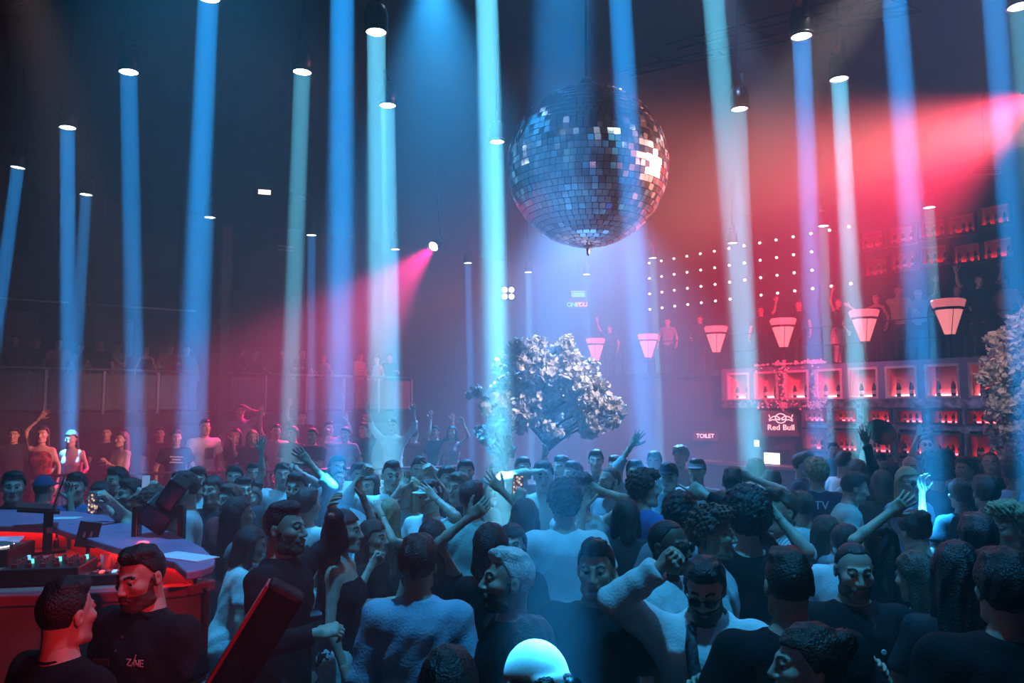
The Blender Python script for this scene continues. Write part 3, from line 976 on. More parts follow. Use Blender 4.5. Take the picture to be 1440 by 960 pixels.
def snets(vals, org, h):
    ins = vals < 0
    nx, ny, nz = vals.shape
    cnt = np.zeros((nx - 1, ny - 1, nz - 1), np.int8)
    for a in (0, 1):
        for b in (0, 1):
            for c in (0, 1):
                cnt += ins[a:nx - 1 + a, b:ny - 1 + b, c:nz - 1 + c]
    mix = (cnt > 0) & (cnt < 8)
    I, J, K = np.nonzero(mix)
    M = len(I)
    if M == 0:
        return np.zeros((0, 3)), np.zeros((0, 4), np.int32)
    idx = -np.ones(mix.shape, np.int32)
    idx[I, J, K] = np.arange(M)
    cs = [(a, b, c) for a in (0, 1) for b in (0, 1) for c in (0, 1)]
    cv = [vals[I + a, J + b, K + c] for a, b, c in cs]
    acc = np.zeros((M, 3), np.float32)
    n = np.zeros(M, np.float32)
    for p in range(8):
        for q in range(p + 1, 8):
            df = [k for k in range(3) if cs[p][k] != cs[q][k]]
            if len(df) != 1:
                continue
            va, vb = cv[p], cv[q]
            m = (va < 0) != (vb < 0)
            t = np.where(m, va / np.where(m, va - vb, 1), 0)
            for k in range(3):
                acc[:, k] += np.where(m, cs[p][k] + (t if k == df[0] else 0) * (cs[q][k] - cs[p][k]), 0)
            n += m
    pos = acc / n[:, None] + np.stack([I, J, K], 1)
    pos = pos * h + np.array(org)
    quads = []
    for ax in range(3):
        sl0 = [slice(None)] * 3
        sl1 = [slice(None)] * 3
        sl0[ax] = slice(0, -1)
        sl1[ax] = slice(1, None)
        a, b = ins[tuple(sl0)], ins[tuple(sl1)]
        o1, o2 = [k for k in range(3) if k != ax]
        ch = a != b
        E = list(np.nonzero(ch))
        ok = (E[o1] > 0) & (E[o2] > 0) & (E[o1] < vals.shape[o1] - 1) & (E[o2] < vals.shape[o2] - 1)
        E = [e[ok] for e in E]
        flip = a[E[0], E[1], E[2]]

        def cell(d1, d2):
            q = [e.copy() for e in E]
            q[o1] -= d1
            q[o2] -= d2
            return idx[q[0], q[1], q[2]]
        Q = np.stack([cell(1, 1), cell(0, 1), cell(0, 0), cell(1, 0)], 1)
        if ax == 1:
            flip = ~flip
        Q = np.where(flip[:, None], Q, Q[:, ::-1])
        quads.append(Q)
    Q = np.concatenate(quads)
    Q = Q[(Q >= 0).all(1)]
    return pos, Q


class Field:
    def __init__(self, lo, hi, h):
        self.lo = np.array(lo, float)
        self.h = h
        self.n = np.maximum(4, np.ceil((np.array(hi) - self.lo) / h).astype(int) + 1)
        self.v = np.full(tuple(self.n), BIG, np.float32)

    def grid(self, lo, hi):
        a = np.clip(np.floor((np.array(lo) - self.lo) / self.h).astype(int), 0, self.n)
        b = np.clip(np.ceil((np.array(hi) - self.lo) / self.h).astype(int) + 1, 0, self.n)
        if (b <= a).any():
            return None
        sl = tuple(slice(i, j) for i, j in zip(a, b))
        ax = [(np.arange(i, j) * self.h + o).astype(np.float32) for i, j, o in zip(a, b, self.lo)]
        return sl, np.meshgrid(*ax, indexing='ij')

    def union(self, sl, d, k):
        w = self.v[sl]
        if k > 0:
            hh = np.maximum(k - np.abs(w - d), 0) / k
            self.v[sl] = np.minimum(w, d) - hh * hh * k * 0.25
        else:
            self.v[sl] = np.minimum(w, d)

    def cone(self, a, b, r1, r2, k=0.02, clip=None, wave=None, grow=0.0):
        a, b = np.array(a, float), np.array(b, float)
        r1, r2 = r1 + grow, r2 + grow
        m = max(r1, r2) + k + 2.5 * self.h
        g = self.grid(np.minimum(a, b) - m, np.maximum(a, b) + m)
        if g is None:
            return self
        sl, (X, Y, Z) = g
        ab = b - a
        L2 = float(ab @ ab) + 1e-9
        t = np.clip(((X - a[0]) * ab[0] + (Y - a[1]) * ab[1] + (Z - a[2]) * ab[2]) / L2, 0, 1)
        d = np.sqrt((X - a[0] - t * ab[0]) ** 2 + (Y - a[1] - t * ab[1]) ** 2 + (Z - a[2] - t * ab[2]) ** 2) - (r1 + (r2 - r1) * t)
        if wave:
            d = d + wave(X, Y, Z)
        if clip is not None:
            p, nrm = clip
            d = np.maximum(d, (X - p[0]) * nrm[0] + (Y - p[1]) * nrm[1] + (Z - p[2]) * nrm[2])
        self.union(sl, d, k)
        return self

    def ell(self, c, r, k=0.02, sub=False, R=None, clipz=None, wave=None):
        c, r = np.array(c, float), np.array(r, float)
        m = r.max() + k + 2.5 * self.h
        g = self.grid(c - m, c + m)
        if g is None:
            return self
        sl, (X, Y, Z) = g
        x, y, z = X - c[0], Y - c[1], Z - c[2]
        if R is not None:
            R = np.array(R)
            x, y, z = R[0, 0] * x + R[1, 0] * y + R[2, 0] * z, R[0, 1] * x + R[1, 1] * y + R[2, 1] * z, R[0, 2] * x + R[1, 2] * y + R[2, 2] * z
        q = np.sqrt((x / r[0]) ** 2 + (y / r[1]) ** 2 + (z / r[2]) ** 2)
        d = (q - 1) * r.min() * (0.6 + 0.4 * r.mean() / r.min()) if r.max() > 1.5 * r.min() else (q - 1) * r.mean()
        if wave:
            d = d + wave(X, Y, Z)
        if clipz is not None:
            d = np.maximum(d, clipz(X, Y, Z))
        if sub:
            w = self.v[sl]
            d = -d
            hh = np.maximum(k - np.abs(w - d), 0) / k
            self.v[sl] = np.maximum(w, d) + hh * hh * k * 0.25
        else:
            self.union(sl, d, k)
        return self

    def loft(self, T, tab, k=0.03, grow=0.0, zlo=-9, zhi=9, wave=None):
        """stack of ellipses; T maps body space to the torso's own space"""
        tab = np.array(tab, float)
        lo3, hi3 = np.array([-.3, -.3, max(tab[0, 0], zlo) - .1]), np.array([.3, .3, min(tab[-1, 0], zhi) + .1])
        cs = np.array([[x, y, z] for x in (lo3[0], hi3[0]) for y in (lo3[1], hi3[1]) for z in (lo3[2], hi3[2])])
        Ti = np.linalg.inv(T)
        cw = cs @ Ti[:3, :3].T + Ti[:3, 3]
        g = self.grid(cw.min(0), cw.max(0))
        if g is None:
            return self
        sl, (X, Y, Z) = g
        x = T[0, 0] * X + T[0, 1] * Y + T[0, 2] * Z + T[0, 3]
        y = T[1, 0] * X + T[1, 1] * Y + T[1, 2] * Z + T[1, 3]
        z = T[2, 0] * X + T[2, 1] * Y + T[2, 2] * Z + T[2, 3]
        rx = np.interp(z, tab[:, 0], tab[:, 1]).astype(np.float32) + grow
        ry = np.interp(z, tab[:, 0], tab[:, 2]).astype(np.float32) + grow
        cy = np.interp(z, tab[:, 0], tab[:, 3]).astype(np.float32)
        d = (np.sqrt((x / rx) ** 2 + ((y - cy) / ry) ** 2) - 1) * np.minimum(rx, ry)
        if wave:
            d = d + wave(x, y, z)
        d = np.maximum(d, np.maximum(z - min(zhi, tab[-1, 0]), max(zlo, tab[0, 0]) - z))
        self.union(sl, d, k)
        return self

    def mesh(self):
        return snets(self.v, self.lo, self.h)


def np_mesh(name, V, Q, mats, mi=None, smooth=True):
    me = bpy.data.meshes.new(name)
    n, m = len(V), len(Q)
    me.vertices.add(n)
    me.vertices.foreach_set('co', np.asarray(V, np.float32).ravel())
    me.loops.add(4 * m)
    me.loops.foreach_set('vertex_index', np.asarray(Q, np.int32).ravel())
    me.polygons.add(m)
    me.polygons.foreach_set('loop_start', np.arange(0, 4 * m, 4, dtype=np.int32))
    me.polygons.foreach_set('loop_total', np.full(m, 4, np.int32))
    if mi is not None:
        me.polygons.foreach_set('material_index', np.asarray(mi, np.int32))
    if smooth:
        me.polygons.foreach_set('use_smooth', np.ones(m, bool))
    for x in mats:
        me.materials.append(x)
    me.update(calc_edges=True)
    me.validate()
    return me


# ---- head, in its own space: origin mid-head, face towards -y
def head_field(sex, h):
    f = Field((-.115, -.15, -.17), (.115, .125, .14), h)
    j = 0.90 if sex == 'f' else 1.0
    f.ell((0, .014, .030), (.077, .096, .092), 0.02)
    f.ell((0, -.028, -.052), (.060 * j, .064, .064), 0.045)
    f.cone((0, .03, -.06), (0, .035, -.16), .054 * (0.88 if sex == 'f' else 1), .056 * (0.88 if sex == 'f' else 1), 0.03)
    f.ell((0, -.074, -.100), (.026 * j, .020, .018), 0.025)
    for s in (-1, 1):
        f.ell((s * .043, -.060, -.016), (.024, .026, .022), 0.02)
        f.cone((s * .010, -.086, .027), (s * .042, -.072, .028), .010, .009, 0.016)
        f.cone((s * .052 * j, -.01, -.085), (s * .02, -.065, -.10), .016, .016, 0.03)
    if h < 0.012:
        for s in (-1, 1):
            f.ell((s * .031, -.098, .006), (.017, .017, .0115), 0.012, sub=True)
    if h < 0.012:
        for s in (-1, 1):
            f.ell((s * .031, -.083, .0150), (.017, .009, .0055), 0.006)
            f.ell((s * .031, -.081, -.0055), (.016, .008, .004), 0.006)
    f.cone((0, -.090, .018), (0, -.112, -.026), .008, .0125, 0.014)
    for s in (-1, 1):
        f.ell((s * .012, -.100, -.031), (.009, .011, .008), 0.008)
        f.ell((s * .080, .014, -.004), (.010, .019, .032), 0.008)
        if h < 0.012:
            f.ell((s * .092, .008, -.002), (.010, .010, .018), 0.006, sub=True)
    f.ell((0, -.090, -.058), (.025, .013, .008), 0.008)
    f.ell((0, -.088, -.071), (.021, .013, .009), 0.008)
    if h < 0.012:
        f.ell((0, -.104, -.0645), (.024, .008, .0035), 0.004, sub=True)
    return f


def head_geo(sex, h):
    V, Q = head_field(sex, h).mesh()
    C = V[Q].mean(1)
    mi = np.zeros(len(Q), int)
    lips = ((C[:, 0] / .025) ** 2 + ((C[:, 2] + .065) / .015) ** 2 < 1) & (C[:, 1] < -.085)
    mi[lips] = 1
    bz = .034 - 2.2 * (np.abs(C[:, 0]) - .03) ** 2 * 6
    brow = (np.abs(C[:, 0]) > .012) & (np.abs(C[:, 0]) < .05) & (np.abs(C[:, 2] - bz) < .0055) & (C[:, 1] < -.05)
    mi[brow] = 2
    if h < 0.012:     # eyeballs with dark iris
        Vs, Qs, ms = [V], [Q], [mi]
        o = len(V)
        for s in (-1, 1):
            vs, qs, mm = [], [], []
            N, Rr = 8, 12
            cen = np.array([s * .031, -.0745, .005])
            for i in range(N + 1):
                th = math.pi * i / N
                for k in range(Rr):
                    ph = 2 * math.pi * k / Rr
                    vs.append(cen + .0125 * np.array([math.sin(th) * math.cos(ph), -math.cos(th), math.sin(th) * math.sin(ph)]))
            for i in range(N):
                for k in range(Rr):
                    qs.append((o + i * Rr + k, o + i * Rr + (k + 1) % Rr, o + (i + 1) * Rr + (k + 1) % Rr, o + (i + 1) * Rr + k))
                    mm.append(2 if i < 2 else 3)
            o += len(vs)
            Vs.append(np.array(vs)); Qs.append(np.array(qs)); ms.append(np.array(mm))
        V, Q, mi = np.concatenate(Vs), np.concatenate(Qs), np.concatenate(ms)
    return V, Q, mi


def hand_geo(kind, h):
    f = Field((-.10, -.12, -.05), (.10, .08, .24), h)
    f.cone((0, 0, -.03), (0, 0, .03), .027, .026, 0.02)
    f.ell((0, 0, .055), (.043, .017, .052), 0.015)
    f.cone((-.028, 0, .085), (.028, 0, .092), .013, .013, 0.012)
    bend = {'open': (4, 8, 6), 'relax': (25, 30, 20), 'fist': (75, 95, 60), 'grip': (45, 60, 45), 'point': (75, 95, 60)}[kind]
    spread = {'open': 9, 'relax': 4, 'fist': 0, 'grip': 2, 'point': 0}[kind]
    L = (.062, .074, .080, .072)
    for i in range(4):
        x = -.030 + .020 * i
        b = bend
        if kind == 'point' and i == 3:
            b = (6, 8, 5)
        p = np.array([x, 0, .092 - .004 * abs(i - 2)])
        a = 0.0
        sp = math.radians(spread * (i - 1.5))
        r = .0098 if i else .0085
        for s, fr in enumerate((.45, .30, .25)):
            a += math.radians(b[s])
            q = p + L[i] * fr * 1.12 * np.array([math.sin(sp) * math.cos(a), -math.sin(a), math.cos(a) * math.cos(sp)])
            f.cone(p, q, r * (1 - .08 * s), r * (1 - .08 * (s + 1)), 0.004 if s == 0 else 0.003)
            p = q
    if kind in ('fist', 'point'):
        ch = [(.030, -.008, .02), (.046, -.030, .052), (.028, -.050, .070), (.006, -.052, .074)]
    elif kind == 'grip':
        ch = [(.030, -.006, .02), (.052, -.030, .050), (.046, -.058, .072), (.036, -.074, .084)]
    else:
        ch = [(.026, -.004, .018), (.054, -.014, .048), (.074, -.022, .076), (.084, -.026, .098)]
    rr_ = (.017, .0125, .0108, .009)
    for s in range(3):
        f.cone(ch[s], ch[s + 1], rr_[s], rr_[s + 1], 0.008)
    return f.mesh()


HEADS, HANDS = {}, {}


def get_head(sex, lod):
    if (sex, lod) not in HEADS:
        HEADS[(sex, lod)] = head_geo(sex, (.0052, .0095, .0145)[lod])
    return HEADS[(sex, lod)]


def get_hand(kind, lod):
    if (kind, lod) not in HANDS:
        HANDS[(kind, lod)] = hand_geo(kind, (.0042, .0068, .0095)[lod])
    return HANDS[(kind, lod)]


# ---- hair (shared meshes, one per style and level of detail)
HAIR = {}


def get_hair(style, lod):
    if (style, lod) in HAIR:
        return HAIR[(style, lod)]
    h = (.0062, .0095, .014)[lod]
    f = Field((-.19, -.20, -.52 if style in ('long', 'pony') else -.2), (.19, .24, .26), h)

    def face_cut(front, low, slope=1.2):
        # keep what is above / behind the hair line
        return lambda X, Y, Z: np.minimum(np.minimum((-(Y - front)) , 9), 9) if False else -np.maximum(np.minimum(Z - low - slope * np.minimum(1.5 * np.maximum(.004 - Y, 0), .064), 9), np.minimum(Y - .035, Z + .075))
    str_ = lambda fq, am: (lambda X, Y, Z: am * np.sin(X * fq + 3 * np.sin(Z * 21)) * np.cos(Y * fq * 0.8 + Z * 17))
    curl = lambda fq, am: (lambda X, Y, Z: am * (0.6 * np.sin(fq * (X + .3 * Z) + 1.8 * np.sin(Y * 41 + Z * 33)) * np.sin(fq * 0.9 * (Y - .25 * X) + 1.6 * np.sin(Z * 47 + X * 29)) + 0.5 * np.sin(fq * 1.7 * (Z + .4 * X) + 2 * np.sin(Y * 60)) * np.sin(fq * 1.5 * (Y + .3 * Z) + X * 50)))
    cr = np.array((.077, .096, .092))
    cc = np.array((0, .014, .030))
    if style == 'buzz':
        f.ell(cc, cr + .004, 0, clipz=face_cut(0, .022, 1.1), wave=str_(90, .001))
    elif style == 'short':
        f.ell(cc + [0, .004, .004], cr + .014, 0, clipz=face_cut(0, .010, 1.0), wave=str_(95, .004))
        f.ell((0, -.03, .113), (.060, .056, .022), 0.03, wave=str_(95, .006))
    elif style == 'fade':
        f.ell(cc, cr + .005, 0, clipz=face_cut(0, .015, 1.0))
        f.ell((0, -.008, .106), (.064, .078, .032), 0.02, wave=str_(85, .006))
    elif style == 'quiff':
        f.ell(cc + [0, .004, .004], cr + .010, 0, clipz=face_cut(0, .012, 1.0), wave=str_(85, .003))
        f.ell((0, -.045, .118), (.058, .060, .036), 0.03, wave=str_(80, .008))
    elif style == 'curly':
        f.ell(cc + [0, .008, .014], cr + .028, 0, clipz=face_cut(0, .012, 1.1), wave=curl(105, .018))
        f.ell((0, -.04, .115), (.078, .065, .042), 0.02, wave=curl(105, .016))
    elif style == 'afro':
        f.ell(cc + [0, .010, .030], cr + .058, 0, clipz=face_cut(0, .014, 0.9), wave=curl(120, .016))
    elif style in ('long', 'pony', 'bun', 'bob'):
        f.ell(cc + [0, .004, .004], cr + .014, 0, clipz=face_cut(0, .004, 1.0), wave=str_(110, .0035))
        if style == 'long':
            wv = lambda X, Y, Z: .006 * np.sin(X * 95 + 2.2 * np.sin(Z * 14)) + .003 * np.sin(X * 190 + Z * 9)
            f.cone((0, .062, -.02), (0, .085, -.40), .075, .075, 0.03, wave=wv)
            for s in (-1, 1):
                f.cone((s * .068, .030, .02), (s * .094, .030, -.28), .022, .024, 0.03, wave=wv)
        elif style == 'bob':
            for s in (-1, 1):
                f.cone((s * .070, .01, .03), (s * .086, .0, -.13), .030, .034, 0.03, wave=str_(110, .004))
            f.cone((0, .065, .0), (0, .075, -.13), .065, .060, 0.03, wave=str_(110, .004))
        elif style == 'pony':
            f.cone((0, .105, .05), (0, .16, .02), .030, .036, 0.02)
            f.cone((0, .16, .02), (0, .15, -.33), .038, .018, 0.02, wave=str_(120, .004))
        else:
            f.ell((0, .115, .075), (.046, .044, .044), 0.015, wave=curl(120, .008))
    V, Q = f.mesh()
    HAIR[(style, lod)] = np_mesh('hair_' + style, V, Q, [M_BARK])
    return HAIR[(style, lod)]


def beard_mesh(lod):
    if ('beard', lod) not in HAIR:
        h = (.0056, .0095, .014)[lod]
        f = head_field('m', h)
        sl, (X, Y, Z) = f.grid(f.lo, f.lo + (f.n - 1) * h)
        reg = np.maximum(np.maximum(Z + .046 - np.clip((Y + .040) / .02, 0, 1) * np.maximum(np.abs(X) - .048, 0) * 2.2, Y + .002), -.128 - Z)
        reg = np.maximum(reg, .018 - np.sqrt((X / 1.3) ** 2 + ((Z + .0645) / .55) ** 2 + ((Y + .10) / 1.6) ** 2))
        f.v = np.maximum(f.v - .0040 + .0015 * np.sin(X * 230) * np.sin(Z * 210), reg).astype(np.float32)
        V, Q = f.mesh()
        HAIR[('beard', lod)] = np_mesh('beard', V, Q, [M_BARK])
    return HAIR[('beard', lod)]


def cap_mesh():
    if 'cap' not in HAIR:
        f = Field((-.13, -.24, -.02), (.13, .14, .16), .0075)
        f.ell((0, .012, .030), (.091, .108, .108), 0, clipz=lambda X, Y, Z: .038 - Z)
        f.ell((0, -.10, .045), (.075, .095, .010), 0.006)
        f.ell((0, .012, .138), (.010, .010, .007), 0.004)
        V, Q = f.mesh()
        HAIR['cap'] = np_mesh('cap', V, Q, [M_BARK])
    return HAIR['cap']


def shades_mesh():
    if 'shades' not in HAIR:
        b = MB()
        for s in (-1, 1):
            b.lathe([(0.002, -0.003), (0.024, -0.002), (0.025, 0.003), (0.002, 0.004)], (s * .032, -.103, .005), 12, R=RX)
            b.tube([(s * .055, -.098, .010), (s * .080, -.05, .012), (s * .084, .01, .008)], .0028, 5)
        b.tube([(-.012, -.106, .010), (0, -.109, .013), (.012, -.106, .010)], .0025, 5)
        HAIR['shades'] = b.mesh('sunglasses', M_BLACKP, True)
    return HAIR['shades']


def shoe_mesh():
    if 'shoe' not in HAIR:
        f = Field((-.08, -.22, -.02), (.08, .1, .13), .012)
        f.cone((0, .03, .05), (0, -.12, .035), .048, .040, 0.02, clip=((0, 0, 0.002), (0, 0, -1)))
        f.cone((0, .03, .05), (0, .02, .10), .046, .044, 0.02)
        V, Q = f.mesh()
        HAIR['shoe'] = np_mesh('shoe', V, Q, [M_BLACKP])
    return HAIR['shoe']


M_LIP = {k: mat('lips_' + k, c, 0.45) for k, c in (('fair', (0.45, 0.16, 0.14)), ('tan', (0.30, 0.11, 0.09)), ('brown', (0.13, 0.05, 0.04)))}
SKIN = {'fair': (0.60, 0.37, 0.28), 'tan': (0.42, 0.24, 0.16), 'brown': (0.16, 0.080, 0.050)}
M_SKIN = {k: mat('skin_' + k, c, 0.48, noise=0.12, nscale=14, bump=0.06, bscale=180) for k, c in SKIN.items()}
M_EYE = mat('eye_white', (0.7, 0.68, 0.66), 0.2)
M_STUB = {'fair': mat('stubble_fair', (0.12, 0.075, 0.055), 0.7, noise=0.4, nscale=90), 'tan': mat('stubble_tan', (0.075, 0.045, 0.032), 0.7, noise=0.4, nscale=90), 'brown': mat('stubble_brown', (0.03, 0.017, 0.012), 0.7)}
HAIRC = {'black': (0.012, 0.010, 0.010), 'dark': (0.030, 0.018, 0.012), 'brown': (0.085, 0.045, 0.025), 'auburn': (0.16, 0.05, 0.03), 'blond': (0.42, 0.30, 0.16),
         'bleached': (0.80, 0.74, 0.68), 'grey': (0.3, 0.29, 0.28)}
M_HAIR = {k: mat('hair_' + k, c, 0.42, noise=0.35, nscale=40, bump=0.5, bscale=120) for k, c in HAIRC.items()}
CLOTH = {'black': (0.010, 0.010, 0.012), 'charcoal': (0.035, 0.035, 0.04), 'navy': (0.02, 0.03, 0.08), 'white': (0.78, 0.77, 0.76), 'grey': (0.28, 0.29, 0.31),
         'light_grey': (0.5, 0.5, 0.52), 'light_blue': (0.40, 0.52, 0.66), 'denim': (0.10, 0.16, 0.28), 'blue': (0.06, 0.16, 0.40), 'beige': (0.5, 0.40, 0.30),
         'pink': (0.55, 0.25, 0.28), 'red': (0.40, 0.04, 0.05), 'cream': (0.65, 0.58, 0.48), 'mint': (0.42, 0.62, 0.58), 'brown': (0.14, 0.08, 0.05)}


def cloth(c):
    if c == 'floral':
        return mat('cloth_floral', (0.45, 0.05, 0.05), 0.85, noise=0.9, nscale=22, color2=(0.05, 0.008, 0.012), spec=0.2)
    if c == 'striped' and 'cloth_striped' not in MATS:
        m = mat('cloth_striped', (0.6, 0.5, 0.5), 0.85, spec=0.2)
        t = m.node_tree
        w = t.nodes.new('ShaderNodeTexWave')
        w.inputs['Scale'].default_value = 14
        k = t.nodes.new('ShaderNodeTexCoord')
        r = t.nodes.new('ShaderNodeValToRGB')
        r.color_ramp.elements[0].color = (0.30, 0.20, 0.22, 1)
        r.color_ramp.elements[1].color = (0.70, 0.60, 0.60, 1)
        t.links.new(k.outputs['Object'], w.inputs['Vector'])
        t.links.new(w.outputs['Color'], r.inputs['Fac'])
        t.links.new(r.outputs['Color'], t.nodes['Principled BSDF'].inputs['Base Color'])
    if c == 'striped':
        return MATS['cloth_striped']
    return mat('cloth_' + c, CLOTH[c], 0.85, noise=0.18, nscale=7, bump=0.25, bscale=90, spec=0.2)


TORSO_M = [(.80, .125, .095, .005), (.88, .162, .112, .008), (.95, .165, .115, .006), (1.05, .146, .102, 0), (1.15, .150, .104, -.004), (1.28, .176, .118, -.006), (1.36, .184, .116, 0), (1.42, .150, .092, .008), (1.47, .072, .062, .012), (1.52, .052, .054, .010)]
TORSO_F = [(.80, .130, .100, .005), (.88, .172, .118, .010), (.95, .166, .112, .008), (1.07, .122, .088, 0), (1.15, .128, .090, -.002), (1.27, .148, .104, -.006), (1.35, .150, .098, 0), (1.41, .124, .080, .008), (1.46, .062, .054, .012), (1.52, .045, .048, .010)]
# wrist targets relative to the shoulder: outwards, forwards, up
POSES = {'down': (.07, .03, -.52), 'hang': (.12, .10, -.49), 'hold': (.00, .30, -.20), 'chest': (-.14, .24, -.14), 'up': (.10, .06, .51), 'upbent': (.10, .16, .40), 'fist': (.08, .28, .26),
         'head': (-.03, .05, .26), 'fwd': (-.04, .50, .00), 'phone': (-.10, .30, .12), 'side': (.48, .10, .06), 'rail': (.12, .34, -.28), 'face': (-.15, .20, .14), 'hip': (.14, -.02, -.36), 'wave': (.22, .10, .45), 'back': (.02, -.08, -.50)}
HANDK = {'down': 'relax', 'hang': 'relax', 'hold': 'grip', 'chest': 'relax', 'up': 'open', 'upbent': 'relax', 'fist': 'fist', 'head': 'relax', 'fwd': 'point', 'phone': 'grip', 'side': 'relax', 'rail': 'grip', 'face': 'relax', 'hip': 'fist', 'wave': 'open', 'back': 'relax'}


def ik(sh, tgt, l1, l2, hint):
    d = tgt - sh
    L = d.length
    mx = (l1 + l2) * 0.985
    if L > mx:
        tgt = sh + d * (mx / L)
        d = tgt - sh
        L = mx
    L = max(L, abs(l1 - l2) + .05)
    a = (l1 * l1 - l2 * l2 + L * L) / (2 * L)
    hgt = math.sqrt(max(0, l1 * l1 - a * a))
    u = d.normalized()
    p = hint - u * hint.dot(u)
    p = p.normalized() if p.length > 1e-4 else Vector((0, 1, 0))
    return sh + u * a + p * hgt, tgt


PEOPLE = []
LABELS = {}


def person(px, yt, label, d=None, h=1.82, z0=0.0, yaw=0, sex='m', hair='short', hc='dark', skin='fair', top='tee', tc='black', pants='charcoal', R='hang', L='hang',
           hy=0, hp=0, lean=0, twist=0, beard=False, cap=None, shades=False, wide=1.0, group=None, base=None, lod=None, seed=0, hr=None, skirt=None, roll=0, fix=False):
    """px, yt: picture position of the crown; d: distance when the ground does not give it; yaw 0 faces the camera, 90 to the right"""
    PEOPLE.append(dict(px=px, yt=yt, label=label, d=d, h=h, z0=z0, yaw=yaw, sex=sex, hair=hair, hc=hc, skin=skin, top=top, tc=tc, pants=pants, R=R, L=L, hy=hy, hp=hp, lean=lean,
                       twist=twist, beard=beard, cap=cap, shades=shades, wide=wide, group=group, base=base, lod=lod, seed=seed, skirt=skirt, roll=roll, fix=fix, hands={}, parts={}))
    return PEOPLE[-1]


def rotm(R):
    return np.array(R)


def place(p):
    if p['base'] is not None:
        return
    if p['d'] is None:
        c = atz(p['px'], p['yt'], p['z0'] + p['h'])
        p['d'] = c.y
    c = at(p['px'], p['yt'], p['d'])
    p['crown'] = c


def relax():
    fl = [p for p in PEOPLE if p['base'] is None]
    for it in range(80):
        moved = False
        for i in range(len(fl)):
            for j in range(i + 1, len(fl)):
                a, b = fl[i], fl[j]
                if abs(a['z0'] - b['z0']) > 0.3:
                    continue
                ca, cb = at(a['px'], a['yt'], a['d']), at(b['px'], b['yt'], b['d'])
                dx, dy = ca.x - cb.x, ca.y - cb.y
                if abs(dx) < 0.47 and math.hypot(dx, dy) < 0.50:
                    need = math.sqrt(max(0.0, 0.50 ** 2 - dx * dx)) - abs(dy)
                    s = 0.35 * need + 0.008
                    sa, sb = (0 if a['fix'] else s), (0 if b['fix'] else s)
                    if dy > 0 or (dy == 0 and i < j):
                        a['d'] += sa; b['d'] -= sb
                    else:
                        a['d'] -= sa; b['d'] += sb
                    moved = True
        if not moved:
            break
    for p in fl:
        p['crown'] = at(p['px'], p['yt'], p['d'])
        p['h'] = p['crown'].z - p['z0']


